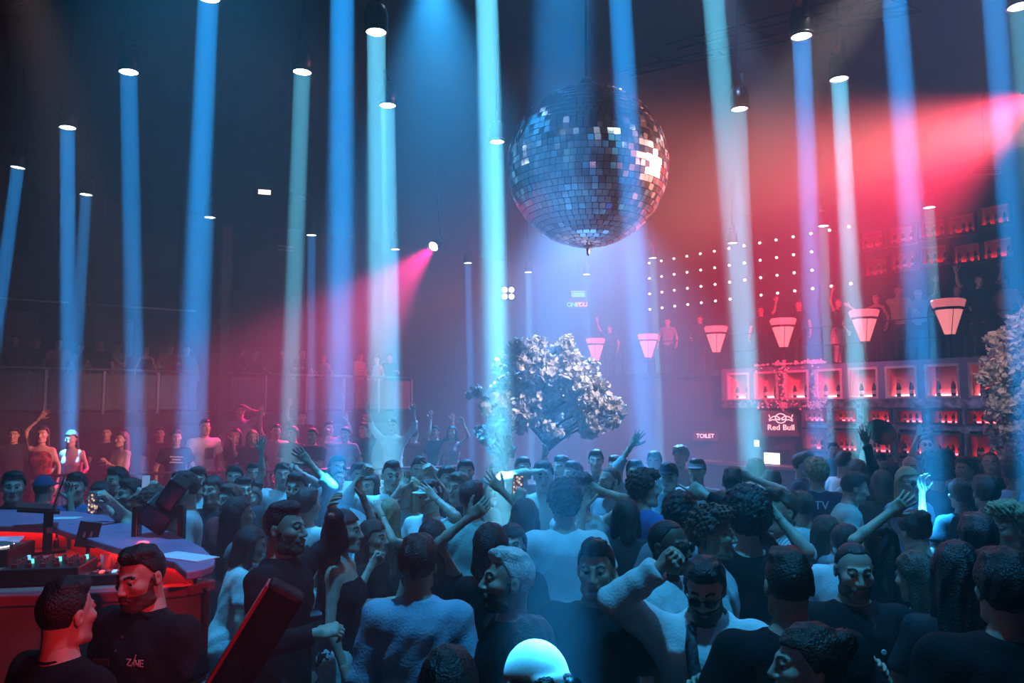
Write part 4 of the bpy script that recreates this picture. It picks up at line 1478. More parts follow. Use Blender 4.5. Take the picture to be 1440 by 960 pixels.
def make_person(p):
    rnd_ = random.Random(p['seed'] * 77 + int(p['px'] * 13 + p['yt']))
    sex = p['sex']
    if p['base'] is not None:
        dist = p['base'].y
        s = p['h'] / 1.765
    else:
        dist = p['d']
        s = p['h'] / 1.765
        if p['lean']:
            s = p['h'] / (0.95 + 0.815 * math.cos(math.radians(p['lean'])))
    lod = p['lod'] if p['lod'] is not None else (0 if dist < 4.6 else 1 if dist < 8.0 else 2)
    hb = (.0175, .026, .036)[lod]
    w = p['wide']
    # torso frame
    le, tw = math.radians(p['lean']), math.radians(p['twist'])
    Rt = Matrix.Rotation(le, 4, 'X') @ Matrix.Rotation(math.radians(p['roll']), 4, 'Y') @ Matrix.Rotation(tw, 4, 'Z')
    piv = Vector((0, 0, .95))
    Mt = Matrix.Translation(piv) @ Rt @ Matrix.Translation(-piv)
    Ti = np.array(Mt.inverted())
    tp = lambda x, y, z: Mt @ Vector((x, y, z))
    # root placement
    rz = math.radians(p['yaw'])
    Rz = Matrix.Rotation(rz, 4, 'Z')
    crown_l = tp(0, .0, 1.765)
    if p['base'] is not None:
        root = Vector(p['base'])
    else:
        off = Rz @ (crown_l * s)
        root = Vector((p['crown'].x - off.x, p['crown'].y - off.y, p['z0']))
    MW = Matrix.Translation(root) @ Rz @ Matrix.Scale(s, 4)
    MWi = MW.inverted()
    p['MW'] = MW
    # arms
    sw = (.178 if sex == 'm' else .150) * w
    l1, l2 = .285, .255
    arms = {}
    for side, sg_ in (('R', -1), ('L', 1)):
        sh_ = tp(sg_ * sw, .004, 1.405)
        spec = p[side]
        hint = Vector((sg_ * .6, .35, -1))
        kind = None
        if isinstance(spec, tuple) and spec and spec[0] == 'px':
            tgt = MWi @ at(spec[1], spec[2], dist + spec[3])
            kind = spec[4]
            if len(spec) > 5:
                hint = Vector(spec[5])
        else:
            k = spec
            o, fw, up = POSES[k]
            kind = HANDK[k]
            v = Vector((sg_ * o, -fw, up)) + Vector((rnd_.uniform(-.02, .02), rnd_.uniform(-.03, .03), rnd_.uniform(-.02, .02)))
            if p['lean'] > 25 and k in ('hang', 'down', 'rail'):
                pass
            else:
                v = Rt.to_3x3() @ v
            tgt = sh_ + v
            if k in ('up', 'wave'):
                hint = Vector((sg_ * 1, .4, 0))
            if k in ('upbent', 'head', 'fist'):
                hint = Vector((sg_ * 1, -.3, -.2))
            if k in ('hold', 'phone', 'chest', 'face', 'rail'):
                hint = Vector((sg_ * .5, .4, -1))
        el, wr = ik(sh_, tgt, l1, l2, hint)
        arms[side] = (sh_, el, wr, kind, sg_)
    # head
    hj = tp(0, .010, 1.545)
    Rh = (Rt.to_3x3() if abs(p['lean']) < 20 else Matrix.Rotation(le * 0.55, 3, 'X')) @ Matrix.Rotation(math.radians(p['hy']), 3, 'Z') @ Matrix.Rotation(math.radians(p['hp']), 3, 'X')
    hc_ = hj + Rh @ Vector((0, -.022, .085))
    # bounds
    pts = [Vector((-.28, -.24, 0)), Vector((.28, .22, 1.2)), hj] + [q for a in arms.values() for q in a[:3]] + [tp(x, y, z) for x in (-.25, .25) for y in (-.17, .17) for z in (.95, 1.5)]
    lo = [min(q[k] for q in pts) - .12 for k in range(3)]
    hi = [max(q[k] for q in pts) + .12 for k in range(3)]
    lo[2] = -.03
    tab = np.array(TORSO_F if sex == 'f' else TORSO_M)
    tab = tab.copy()
    tab[:, 1] *= w
    tab[:, 2] *= (1 + (w - 1) * 0.8)
    ra = .046 if sex == 'm' else .038
    ra *= w
    fz = rnd_.uniform(0, 6)
    legs = []
    for sg_ in (-1, 1):
        legs.append((Vector((sg_ * .088, 0, .90)), Vector((sg_ * .105, -.015, .48)), Vector((sg_ * .11, .02, .085)), Vector((sg_ * .12, -.13, .03))))

    def trunk(f, grow=0.0, zlo=-9, zhi=9, wave=None, k=.03):
        f.loft(Ti, tab, k, grow, zlo, zhi, wave)
        if sex == 'f' and zhi > 1.2:
            for sg in (-1, 1):
                c = tp(sg * .066 * w, -.085, 1.255)
                f.ell(c, (.058 + grow, .052 + grow, .058 + grow), .04)
        if zhi > 1.4:
            for sg in (-1, 1):
                f.cone(tp(sg * .05, .005, 1.415), tp(sg * sw * .97, .004, 1.400), .046 + grow, .050 * (ra / .046) + grow, .05)

    # body
    f = Field(lo, hi, hb)
    trunk(f)
    f.cone(tp(0, .012, 1.44), hj + Rh @ Vector((0, .008, .0)), .056 if sex == 'm' else .046, .050 if sex == 'm' else .042, .03)
    for sh_, el, wr, kind, sg_ in arms.values():
        f.cone(sh_, el, ra * 1.08, ra * .86, .03)
        bl_ = el.lerp(wr, .3)
        f.cone(el, bl_, ra * .84, ra * .86, .02)
        f.cone(bl_, wr, ra * .86, .027, .02)
    for hp_, kn, an, toe in legs:
        f.cone(hp_, kn, .082, .054, .04)
        cf = kn.lerp(an, .3) + Vector((0, .012, 0))
        f.cone(kn, cf, .052, .054, .02)
        f.cone(cf, an, .054, .037, .02)
        f.cone(an - Vector((0, 0, .035)), toe, .036, .026, .03)
    V, Q = f.mesh()
    Vs, Qs, ms = [V], [Q], [np.zeros(len(Q), int)]
    n = len(V)
    hv, hq, hm = get_head(sex, lod)
    Vs.append(hv @ rotm(Rh).T + np.array(hc_)); Qs.append(hq + n); ms.append(hm)
    n += len(hv)
    for side, (sh_, el, wr, kind, sg_) in arms.items():
        gv, gq = get_hand(kind, lod)
        z = (wr - el).normalized()
        palm = Vector((0, -1, 0)) if z.z > 0.25 else Vector((-sg_, 0, 0)) if z.z < -0.5 else Vector((-sg_ * .6, 0, -1))
        if kind == 'fist':
            palm = Vector((-sg_ * .3, -1, 0)) if z.z > 0 else Vector((-sg_, 0, -.5))
        y = -(palm - z * palm.dot(z)).normalized()
        x = y.cross(z)
        # thumb (+x of the hand) points to the inside for a raised palm-forward hand
        mir = (1 if sg_ < 0 else -1)
        B = np.array([list(x * mir), list(y), list(z)])
        vv = gv @ B + np.array(wr + z * 0.005)
        qq = gq if mir > 0 else gq[:, ::-1]
        Vs.append(vv); Qs.append(qq + n); ms.append(np.zeros(len(gq), int))
        n += len(gv)
        p['hands'][side] = MW @ (wr + z * 0.075 - y * 0.035)
        p['parts'][side] = (MW.to_3x3() @ Vector(x * mir), MW.to_3x3() @ y, MW.to_3x3() @ z)
    body = obj('person', np_mesh('person', np.concatenate(Vs), np.concatenate(Qs), [M_SKIN[p['skin']], M_LIP[p['skin']], M_HAIR['black' if p['hc'] in ('bleached',) else p['hc']], M_EYE], np.concatenate(ms)))
    body.location = root
    body.rotation_euler = (0, 0, rz)
    body.scale = (s, s, s)
    tag(body, p['label'], 'person', p['group'])
    # clothing
    wav = lambda X, Y, Z: .0045 * np.sin(Z * 34 + 9 * X + fz) * np.cos(X * 22 + Y * 15 + fz * 2) + .003 * np.sin(X * 61 + Z * 47 + fz)
    hcl = hb * 0.92
    top = p['top']
    g = .013
    f = Field(lo, hi, hcl)
    kw = dict(tee=(.66, 1.475), polo=(.66, 1.485), shirt=(1.0, 1.49), hoodie=(1.0, 1.50), rolled=(1.0, 1.49), tank=(0, 1.42), strap=(0, 1.36), crop=(0, 1.40), jacket=(1.0, 1.49), dress=(0, 1.40), top_long=(1.0, 1.44))[top]
    if top in ('hoodie', 'jacket'):
        g = .026
    if top == 'shirt':
        g = .017
    zl = 1.02 if top == 'crop' else .86
    if top in ('hoodie', 'tee', 'jacket', 'polo', 'shirt'):
        zl = .84
    trunk(f, g, zl, kw[1], wav)
    if kw[0] > 0:
        for sh_, el, wr, kind, sg_ in arms.values():
            if kw[0] < 1:
                e2 = sh_.lerp(el, kw[0] + .12)
                dv = (el - sh_).normalized()
                cp = sh_.lerp(el, kw[0])
                f.cone(sh_, e2, ra * 1.12 + g, ra * 1.05 + g + .006, .04, clip=(cp, dv), wave=wav)
            else:
                f.cone(sh_, el, ra * 1.1 + g, ra * .9 + g, .04, wave=wav)
                fr = .45 if top == 'rolled' else .97
                dv = (wr - el).normalized()
                cp = el.lerp(wr, fr)
                f.cone(el, el.lerp(wr, min(1.06, fr + .1)), ra * .9 + g, .034 + g * .8 + (.008 if top == 'rolled' else 0), .02, clip=(cp, dv), wave=wav)
    if top == 'hoodie':
        f.cone(tp(-.07, .05, 1.47), tp(.07, .05, 1.47), .042, .042, .03)
    if top == 'dress':
        f.loft(np.eye(4), [(.52, .21, .17, .01), (.75, .19, .14, .008), (.95, .165, .115, .006)], .03, .012, wave=wav)
    V, Q = f.mesh()
    cl = obj({'tee': 'tshirt', 'polo': 'polo_shirt', 'shirt': 'shirt', 'hoodie': 'sweatshirt', 'rolled': 'shirt', 'tank': 'tank_top', 'strap': 'strap_top', 'crop': 'crop_top', 'jacket': 'jacket', 'dress': 'dress', 'top_long': 'long_sleeve_top'}[top],
             np_mesh('top', V, Q, [cloth(p['tc'])]), body)
    p['top_obj'] = cl
    if p['skirt']:
        f = Field(lo, hi, hcl)
        f.loft(np.eye(4), [(.52, .21, .17, .01), (.75, .19, .14, .008), (.95, .165, .115, .006)], .03, .018, wave=wav)
        V, Q = f.mesh()
        obj('skirt', np_mesh('skirt', V, Q, [cloth('striped')]), body)
    f = Field((-.3, -.25, -.02), (.3, .25, 1.05), hcl)
    f.loft(np.eye(4), tab, .03, .010, .80, .985)
    for hp_, kn, an, toe in legs:
        f.cone(hp_, kn, .088, .064, .04, wave=wav)
        f.cone(kn, an - Vector((0, 0, .03)), .064, .050, .03, wave=wav, clip=(Vector((0, 0, .07)), (0, 0, -1)))
    V, Q = f.mesh()
    obj('trousers', np_mesh('trousers', V, Q, [cloth(p['pants'])]), body)
    for sg_ in (-1, 1):
        obj('shoe', shoe_mesh(), body, (sg_ * .115, .0, -.0))
    # hair and head things
    Mh = Matrix.LocRotScale(hc_, Rh.to_quaternion(), None)
    p['Mh'] = Mh

    def hd(name, me, m):
        o = obj(name, me, body, m=m)
        o.matrix_local = Mh
        return o
    if p['hair'] != 'bald':
        hd('hair', get_hair(p['hair'], lod), M_HAIR[p['hc']])
    if p['beard']:
        hd('beard', beard_mesh(lod), M_STUB[p['skin']])
    if p['cap']:
        hd('cap', cap_mesh(), cloth(p['cap']))
    if p['shades']:
        hd('sunglasses', shades_mesh(), M_BLACKP)
    p['obj'] = body
    p['root'] = root
    p['scale'] = s
    return body

# ------------------------------------------------------------------ disc jockey booth
ZTOP, ZDESK = 1.55, 1.37
M_LAM = mat('counter_laminate', (0.44, 0.23, 0.40), 0.32, noise=0.25, nscale=3)
M_BOOTH = mat('booth_panel', (0.34, 0.20, 0.17), 0.42, noise=0.35, nscale=2.5, bump=0.05)
M_DESK = mat('desk_black', (0.015, 0.014, 0.016), 0.4, noise=0.3)
M_REDLED = mat('booth_red_led', (1, 0.1, 0.08), emit=(1.0, 0.03, 0.02), strength=9.0)
M_REDPAN = mat('booth_inner_panel', (0.55, 0.08, 0.06), 0.5, noise=0.2)


def atz2(px, py, z):
    q = atz(px, py, z)
    return (q.x, q.y)


far_e = [(-120, 716), (40, 716), (110, 719), (180, 729), (240, 747), (285, 769), (303, 786)]
tip = [(300, 794), (285, 800), (262, 804)]
inner = [(245, 789), (200, 780), (150, 765), (75, 741), (-120, 735)]
ring_o = [atz2(x, y, ZTOP) for x, y in far_e + tip + inner]
booth = empty('dj_booth', (0, 0, 0), 0, 'curved disc jockey booth with purple counter and red lit inside', 'booth')
body_px = [(-120, 718), (40, 718), (110, 721), (180, 731), (238, 749), (280, 771), (296, 787)]
body_poly = [atz2(x, y, ZTOP) for x, y in body_px] + [atz2(294, 822, ZDESK), atz2(262, 830, ZDESK), atz2(190, 836, ZDESK), atz2(100, 841, ZDESK), atz2(-120, 848, ZDESK)]
cx_ = sum(x for x, y in body_poly) / len(body_poly)
body_poly = body_poly[::-1]
MB().prism(body_poly, 0.0, ZDESK).build('body', M_BOOTH, booth)
MB().prism(ring_o[::-1], ZTOP - 0.045, ZTOP).build('counter_top', M_LAM, booth, bevel=0.008)
inn = [atz2(x, y, ZTOP) for x, y in inner]
for (ax, ay), (bx, by) in zip(inn[:-1], inn[1:]):
    dv = Vector((bx - ax, by - ay, 0))
    n_ = Vector((-dv.y, dv.x, 0)).normalized()
    if n_.y < 0:
        n_ = -n_
    m_ = Vector(((ax + bx) / 2, (ay + by) / 2, 0)) + n_ * 0.13
    MB().box((m_.x, m_.y, (ZDESK + ZTOP - 0.045) / 2), (dv.length, 0.02, ZTOP - 0.045 - ZDESK), (0, 0, math.atan2(dv.y, dv.x))).build('inner_panel', M_REDPAN, booth)
    m2 = m_ - n_ * 0.03
    MB().box((m2.x, m2.y, ZTOP - 0.052), (dv.length * 0.97, 0.03, 0.012), (0, 0, math.atan2(dv.y, dv.x))).build('led_strip', M_REDLED, booth)
near = [atz2(x, y, ZDESK) for x, y in ((294, 822), (262, 830), (190, 836), (100, 841), (-120, 848))]
M_TRIM = mat('booth_trim', (0.42, 0.06, 0.09), 0.35, noise=0.2)
for (ax, ay), (bx, by) in zip(near[:-1], near[1:]):
    dv = Vector((bx - ax, by - ay, 0))
    MB().box(((ax + bx) / 2, (ay + by) / 2, ZDESK + 0.005), (dv.length + 0.02, 0.09, 0.06), (0, 0, math.atan2(dv.y, dv.x))).build('edge_trim', M_TRIM, booth, bevel=0.01)
light('POINT', Vector((*atz2(200, 800, ZDESK), ZDESK + 0.16)), (0, 0, 0), (1.0, 0.03, 0.03), 3.0, shadow_soft_size=0.05)


def desk(px, py, z=ZDESK):
    q = atz(px, py, z)
    return Vector((q.x, q.y, z))


M_KNOB = mat('knob_grey', (0.12, 0.12, 0.13), 0.4)
M_LB = mat('led_blue_dot', (0.2, 0.5, 1), emit=(0.1, 0.45, 1.0), strength=1.5, sample=False)
M_LR = mat('led_red_dot', (1, 0.2, 0.2), emit=(1, 0.08, 0.08), strength=1.5, sample=False)
M_LG = mat('led_teal_dot', (0.2, 1, 0.8), emit=(0.1, 0.8, 0.7), strength=1.2, sample=False)
M_LW = mat('led_white_ring', (1, 1, 1), emit=(1, 0.95, 0.85), strength=2.5, sample=False)


def dj_player(q, rz, label):
    e = empty('media_player', q, rz, label, 'dj player', None)
    MB().box((0, 0, 0.055), (0.32, 0.40, 0.11)).build('body', M_BLACKP, e, bevel=0.01)
    MB().lathe([(0.115, 0.11), (0.115, 0.125), (0.10, 0.13), (0.03, 0.132)], (0, -0.05, 0), 28).build('jog_wheel', M_KNOB, e, True)
    MB().lathe([(0.118, 0.112), (0.124, 0.116), (0.118, 0.12)], (0, -0.05, 0), 28, cap=False).build('ring_light', M_LW, e, True)
    MB().box((0, 0.14, 0.125), (0.18, 0.08, 0.012), (0.25, 0, 0)).build('screen', mat('player_screen', (0.1, 0.1, 0.2), emit=(0.15, 0.25, 0.6), strength=0.8, sample=False), e)
    for k in range(4):
        MB().lathe([(0.012, 0.11), (0.012, 0.122)], (-0.13, -0.14 + 0.06 * k, 0), 8).build('button', [M_LB, M_LG, M_LR, M_LB][k], e)
    MB().box((0.135, -0.08, 0.118), (0.02, 0.05, 0.016)).build('pitch_fader', M_KNOB, e)
    return e


dj_player(desk(-6, 790), 0.15, 'black disc jockey player with glowing jog wheel at the end of the desk')
dj_player(desk(12, 758), 0.1, 'black disc jockey player with white ring behind the laptop stand')
mx = empty('dj_mixer', desk(70, 815), 0.2, 'black disc jockey mixer with knobs and coloured lights on the booth desk', 'mixer')
MB().box((0, 0, 0.05), (0.42, 0.36, 0.10)).build('body', M_BLACKP, mx, bevel=0.008)
for a in range(6):
    for b in range(5):
        MB().lathe([(0.012, 0.10), (0.010, 0.125)], (-0.17 + a * 0.068, 0.14 - b * 0.045, 0), 8).build('knob', M_KNOB if (a * 5 + b * 3) % 7 else [M_LB, M_LR, M_LG][(a * 2 + b) % 3], mx)
for a in range(5):
    MB().box((-0.15 + a * 0.075, -0.12, 0.11), (0.03, 0.015, 0.02)).build('fader', M_KNOB, mx)
mx2 = empty('effects_unit', desk(165, 818), 0.25, 'small black effects unit with buttons beside the mixer', 'dj gear')
MB().box((0, 0, 0.03), (0.30, 0.16, 0.06)).build('body', M_BLACKP, mx2, bevel=0.006)
for a in range(8):
    MB().box((-0.12 + a * 0.034, 0.0, 0.064), (0.02, 0.05, 0.008)).build('button', [M_KNOB, M_LR, M_KNOB, M_LB][a % 4], mx2)
# laptop on a stand
lp = desk(66, 776)
stn = empty('laptop_stand', lp, 0.5, 'black upright laptop stand on the booth desk', 'stand')
MB().box((0, 0, 0.01), (0.24, 0.20, 0.02)).build('foot', M_BLACK, stn)
MB().box((0, 0.0, 0.15), (0.06, 0.05, 0.28)).build('post', M_BLACK, stn)
MB().box((-0.06, 0, 0.295), (0.26, 0.22, 0.012), (0, 0.12, 0)).build('tray', M_BLACK, stn)
lt_ = empty('laptop', lp + Vector((0, 0, 0.306)), 0.5, 'open dark laptop tilted on the upright stand', 'laptop')
MB().box((-0.08, 0, 0.02), (0.25, 0.34, 0.016), (0, 0.12, 0)).build('keyboard_base', M_BLACKP, lt_, bevel=0.004)
sc_ = MB().box((0.055, 0, 0.115), (0.010, 0.34, 0.22), (0, 0.28, 0)).build('screen_lid', M_BLACKP, lt_, bevel=0.003)
MB().box((0.048, 0, 0.115), (0.004, 0.31, 0.19), (0, 0.28, 0)).build('screen', mat('laptop_screen', (0.02, 0.02, 0.05), 0.2, emit=(0.10, 0.06, 0.12), strength=0.6, sample=False), sc_)
MB().lathe([(0.001, 0), (0.02, 0.0)], (0.066, 0, 0.12), 10, R=Matrix.Rotation(math.pi / 2 + 0.28, 3, 'Y'), cap=False).build('lid_badge', M_LR, sc_)
# small tilted control tablet
tq = desk(122, 795)
tb2_ = empty('control_tablet', tq, 0.35, 'small black control tablet tilted on a short stand', 'tablet')
MB().tube([(0, 0, 0), (0, 0.02, 0.12)], 0.012, 8).build('stand_rod', M_BLACK, tb2_)
MB().box((0, 0.0, 0.005), (0.12, 0.10, 0.01)).build('foot', M_BLACK, tb2_)
MB().box((0, 0.0, 0.20), (0.13, 0.014, 0.17), (-0.35, 0.15, 0)).build('tablet_body', M_BLACKP, tb2_, bevel=0.006)
for k in (-1, 1):
    MB().box((k * 0.02, -0.012, 0.20), (0.012, 0.012, 0.035), (-0.35, 0.15, 0)).build('dial', M_STEEL, tb2_)
# headphones
hq = desk(97, 772)
hp_ = empty('headphones', hq, 0.3, 'over ear headphones standing on the booth desk in red light', 'headphones')
arc = [(0.085 * math.cos(a), 0, 0.09 + 0.085 * math.sin(a)) for a in [math.pi * k / 12 for k in range(13)]]
MB().tube(arc, 0.008, 6).build('headband', M_BLACKP, hp_, True)
for s in (-1, 1):
    MB().lathe([(0.02, -0.015), (0.042, -0.012), (0.042, 0.012), (0.02, 0.018)], (s * 0.082, 0, 0.045), 14, R=Matrix.Rotation(math.pi / 2, 3, 'Y')).build('ear_cup', M_BLACKP, hp_, True)
# papers, cables
M_SHEET = mat('paper_white', (0.75, 0.72, 0.75), 0.7)
for i, (x, y, r) in enumerate(((105, 806, 0.5), (150, 800, -0.4), (128, 812, 0.9))):
    o = MB().box((0, 0, 0.003), (0.21, 0.15, 0.004)).build('paper_sheet', M_SHEET)
    o.location = desk(x, y) + Vector((0, 0, 0.0015 * i))
    o.rotation_euler = (0, 0, r)
    tag(o, ['white paper sheet lying by the laptop stand', 'white paper sheet lying behind the effects unit', 'white paper sheet lying across two others'][i], 'paper')
for i, (x, y, z_, w_, l_, r_) in enumerate(((90, 729, ZTOP, 0.22, 0.12, 0.1), (262, 783, ZTOP, 0.36, 0.16, -0.5))):
    o = MB().box((0, 0, 0.003), (w_, l_, 0.005)).build('paper_sheet', M_SHEET)
    o.location = desk(x, y, z_)
    o.rotation_euler = (0, 0, r_)
    tag(o, ['white card lying on the purple counter behind the laptop', 'white paper lying on the rounded end of the counter'][i], 'paper')
rc = random.Random(4)
for i in range(7):
    a, b = desk(30 + 22 * i, 796 + rc.uniform(-6, 6)), desk(80 + 20 * i, 806 + rc.uniform(-8, 6))
    pts = [a.lerp(b, k / 5) + Vector((rc.uniform(-.03, .03), rc.uniform(-.03, .03), 0.012 + (0.05 * math.sin(math.pi * k / 5) if i % 2 else 0.0))) for k in range(6)]
    tag(MB().tube(pts, 0.007, 6).build('cable', [M_BLACKP, mat('cable_red', (0.4, 0.03, 0.03), 0.4), mat('cable_blue', (0.05, 0.15, 0.4), 0.4)][i % 3], smooth=True),
        ['black cable', 'red cable', 'blue cable'][i % 3] + ' curling over the booth desk gear', 'cable', 'cables on the booth desk')
for i, (x, y) in enumerate(((160, 800), (172, 803), (148, 804))):
    e = empty('drinking_glass', desk(x, y), 0, 'small glass of drink standing among the booth cables', 'glass', 'glasses on the booth desk')
    MB().lathe([(0.025, 0.0), (0.033, 0.11), (0.030, 0.11), (0.023, 0.006)], n=14, cap=False).build('tumbler', mat('clear_glass', (0.8, 0.8, 0.85), 0.05, alpha=0.35, spec=0.8), e, True)
    MB().lathe([(0.024, 0.008), (0.029, 0.075)], n=12).build('drink', mat('drink_amber', (0.45, 0.12, 0.05), 0.2), e, True)
# moving head lamp standing on the counter
mh = desk(222, 790)
ml = empty('moving_head_light', mh, 0.2, 'black moving head stage light standing on the booth counter', 'stage light')
MB().box((0, 0, 0.06), (0.34, 0.26, 0.12), taper=0.9).build('base', M_BLACKP, ml, bevel=0.012)
for s in (-1, 1):
    MB().box((s * 0.14, 0, 0.24), (0.04, 0.12, 0.28)).build('yoke_arm', M_BLACKP, ml, bevel=0.01)
Rm = Euler((0.5, 0.62, 0)).to_matrix()
hd_ = MB().box(Vector((0, 0, 0.32)), (0.20, 0.17, 0.18), Rm).build('head', M_BLACKP, ml, bevel=0.015)
MB().box(Vector((0, 0, 0.32)) + Rm @ Vector((0, 0, 0.20)), (0.12, 0.10, 0.24), Rm).build('lens_tube', M_BLACKP, ml, bevel=0.01)
MB().box((-0.10, -0.13, 0.10), (0.05, 0.01, 0.03)).build('display', M_LR, ml)
# black lamp panel on a tripod beside the booth
sq = at(352, 885, 3.05)
st_ = empty('panel_light_stand', (sq.x, sq.y, 0), 0, 'black tilted light panel on a stand beside the booth', 'stage light')
Rs = Euler((0.15, math.radians(30), 0.25)).to_matrix()
MB().box((0, 0, sq.z - 0.08), (0.145, 0.10, 0.56), Rs).build('panel_body', mat('panel_black', (0.006, 0.006, 0.007), 0.55, spec=0.15), st_, bevel=0.02)
MB().box(Vector((0, 0, sq.z - 0.08)) + Rs @ Vector((-0.074, 0, 0)), (0.012, 0.08, 0.52), Rs).build('rim_light_strip', mat('painted_rim_red', (0.35, 0.03, 0.04), 0.3, 0.3), st_)  # red rim light along the slab painted as a red strip
MB().tube([(0, 0.03, 0.25), (0, 0.03, sq.z - 0.12)], 0.018, 8).build('pole', M_BLACK, st_, True)
for k in range(3):
    a = k * 2.094 + 0.4
    MB().tube([(0, 0.03, 0.42), (0.32 * math.cos(a), 0.03 + 0.32 * math.sin(a), 0.012)], 0.012, 6).build('leg', M_BLACK, st_)

# ---- high tables with drinks
M_CLEAR = MATS['clear_glass']


def high_table(q, label, seed, wh):
    r = random.Random(seed)
    e = empty('high_table', q, 0, label, 'table')
    MB().lathe([(0.33, 1.04), (0.34, 1.05), (0.34, 1.07), (0.33, 1.08)], n=28).build('table_top', M_BLACK, e, True)
    MB().tube([(0, 0, 0.02), (0, 0, 1.04)], 0.035, 10).build('pole', M_BLACK, e, True)
    MB().lathe([(0.24, 0), (0.24, 0.012), (0.05, 0.03)], n=20).build('base', M_BLACK, e, True)
    for i in range(6):
        a = r.uniform(0, 6.28)
        rad = r.uniform(0.05, 0.26)
        c = Vector(q) + Vector((rad * math.cos(a + i), rad * math.sin(a + i), 1.08))
        if i < 2:
            bottle(c, i % 2, 'bottle standing on the ' + wh, 'bottles on the ' + wh, 1.0)
        else:
            g_ = empty('drinking_glass', c, 0, 'clear tumbler standing on the ' + wh, 'glass', 'glasses on the ' + wh)
            MB().lathe([(0.025, 0.0), (0.033, 0.11), (0.030, 0.11), (0.023, 0.006)], n=14, cap=False).build('tumbler', M_CLEAR, g_, True)
            MB().lathe([(0.024, 0.008), (0.028, 0.06)], n=12).build('drink', MATS['drink_amber'], g_, True)


q = atz(433, 848, 1.08); high_table((q.x, q.y, 0), 'round black high table beside the man in the black shirt', 1, 'high table by the man in black shirt')

# ------------------------------------------------------------------ people
P = person
# near row
staff_a = P(93, 812, 'person in black tee with neck cord seen from behind by the booth', h=1.74, yaw=150, hair='fade', hc='black', hy=8, R='down', L='hang', wide=1.08)
staff_b = P(208, 761, 'person in black polo with name badge and chest logo by the booth', h=1.84, yaw=-22, hair='fade', hc='black', top='polo', hp=12, R='down', L='down', wide=1.1, beard=True)
P(398, 704, 'bearded person in black shirt in profile beside the high table', h=1.90, yaw=78, hair='fade', hc='black', beard=True, top='shirt', R='hold', L=('px', 468, 722, .25, 'relax'), wide=1.05)
P(588, 752, 'person in pale blue shirt with rolled sleeves seen from behind', h=1.80, yaw=176, hair='short', hc='dark', top='rolled', tc='light_blue', R='down', L='down', wide=1.05)
P(716, 770, 'person with bleached hair and dark beard in black tee, in profile', h=1.80, yaw=-78, hair='fade', hc='bleached', beard=True, hp=-4, R='hang', L='hang', wide=1.08)
P(838, 759, 'dark haired person in plain black tee facing the booth', h=1.82, yaw=-14, hair='quiff', hc='black', R='down', L='down', wide=1.12, skin='tan')
hood = P(992, 776, 'person in white sweatshirt and sunglasses with fist raised and black scarf', h=1.80, yaw=-20, hair='short', hc='black', top='hoodie', tc='white', R=('px', 928, 797, -.12, 'fist', (-1, .2, -.9)), L='chest', shades=True, hp=22, wide=1.12, beard=True)
P(1108, 770, 'person with short fade haircut in black tee seen from behind', h=1.82, yaw=178, hair='fade', hc='dark', wide=1.12, R='down', L='hold')
P(1198, 758, 'person with buzz cut and beard in black tee holding a cigarette', h=1.80, yaw=-8, hair='buzz', hc='black', beard=True, R='chest', L='hang', hp=8, wide=1.1)
P(1292, 774, 'person with very long brown hair and bare shoulders in strap top', h=1.66, yaw=205, sex='f', hair='long', hc='brown', top='strap', tc='black', R='hold', L='hold', hp=12)
P(632, 908, 'person with glossy dark hair standing closest to the stage', h=1.66, yaw=170, sex='f', hair='long', hc='black', top='tee', tc='charcoal')
P(748, 866, 'person with long dark hair behind the one with shaved head', h=1.64, yaw=165, sex='f', hair='long', hc='dark', top='tank', tc='black')
P(764, 896, 'person with shaved head and sunglasses under a bright beam', h=1.72, yaw=28, hair='bald', hc='dark', shades=True, hp=-16, tc='charcoal')
P(1138, 876, 'person in profile with dark hair in a bun at the front', h=1.66, yaw=-95, sex='f', hair='bun', hc='dark', top='tank', tc='black')
P(1412, 772, 'person in heavy black jacket seen from behind', h=1.80, yaw=170, hair='short', hc='black', top='jacket', tc='black', wide=1.12)
P(1374, 722, 'person in black jacket with white collar beside the curly blond one', h=1.80, yaw=170, hair='short', hc='black', top='jacket', tc='black')
P(1418, 710, 'person with curly light hair in profile in dark jacket', h=1.84, yaw=-75, hair='curly', hc='blond', top='jacket', tc='charcoal', L='hold')
# second row
P(335, 698, 'person with long black hair in grey tank top seen from behind', h=1.72, yaw=120, sex='f', hair='long', hc='black', top='tank', tc='grey', R='hold')
P(356, 684, 'person with auburn hair in pink top facing the stage', h=1.70, yaw=-10, sex='f', hair='long', hc='auburn', top='tee', tc='pink')
P(358, 740, 'person with dark hair in loose white top leaning to one side', d=5.4, fix=True, yaw=115, sex='f', hair='bob', hc='black', top='tee', tc='white', lean=14, pants='light_blue')
P(432, 686, 'person in white shirt with dark bag strap seen from behind', d=6.2, fix=True, yaw=150, hair='short', hc='black', top='tee', tc='white', R='hang', L='hang')
P(482, 716, 'person with long black hair in strap top and white jeans', d=4.85, fix=True, yaw=85, sex='f', hair='long', hc='black', top='strap', tc='black', pants='white', R='hang', L='hold')
P(524, 730, 'person in black tee with arm raised beside the white jeans', h=1.70, yaw=70, sex='f', hair='long', hc='dark', top='tee', tc='black', L=('px', 508, 690, .1, 'relax', (1, 0, -.2)), R=('px', 522, 795, -.25, 'fist'))
P(546, 700, 'person with long blond hair in dark top seen from behind', h=1.70, yaw=190, sex='f', hair='long', hc='blond', top='tank', tc='charcoal', R=('px', 536, 722, -.1, 'relax'))
P(608, 730, 'person with black hair and red lit arm bent over head', h=1.72, yaw=190, sex='f', hair='long', hc='black', top='tank', tc='black', R=('px', 660, 728, -.15, 'relax', (1, -.2, -.4)))
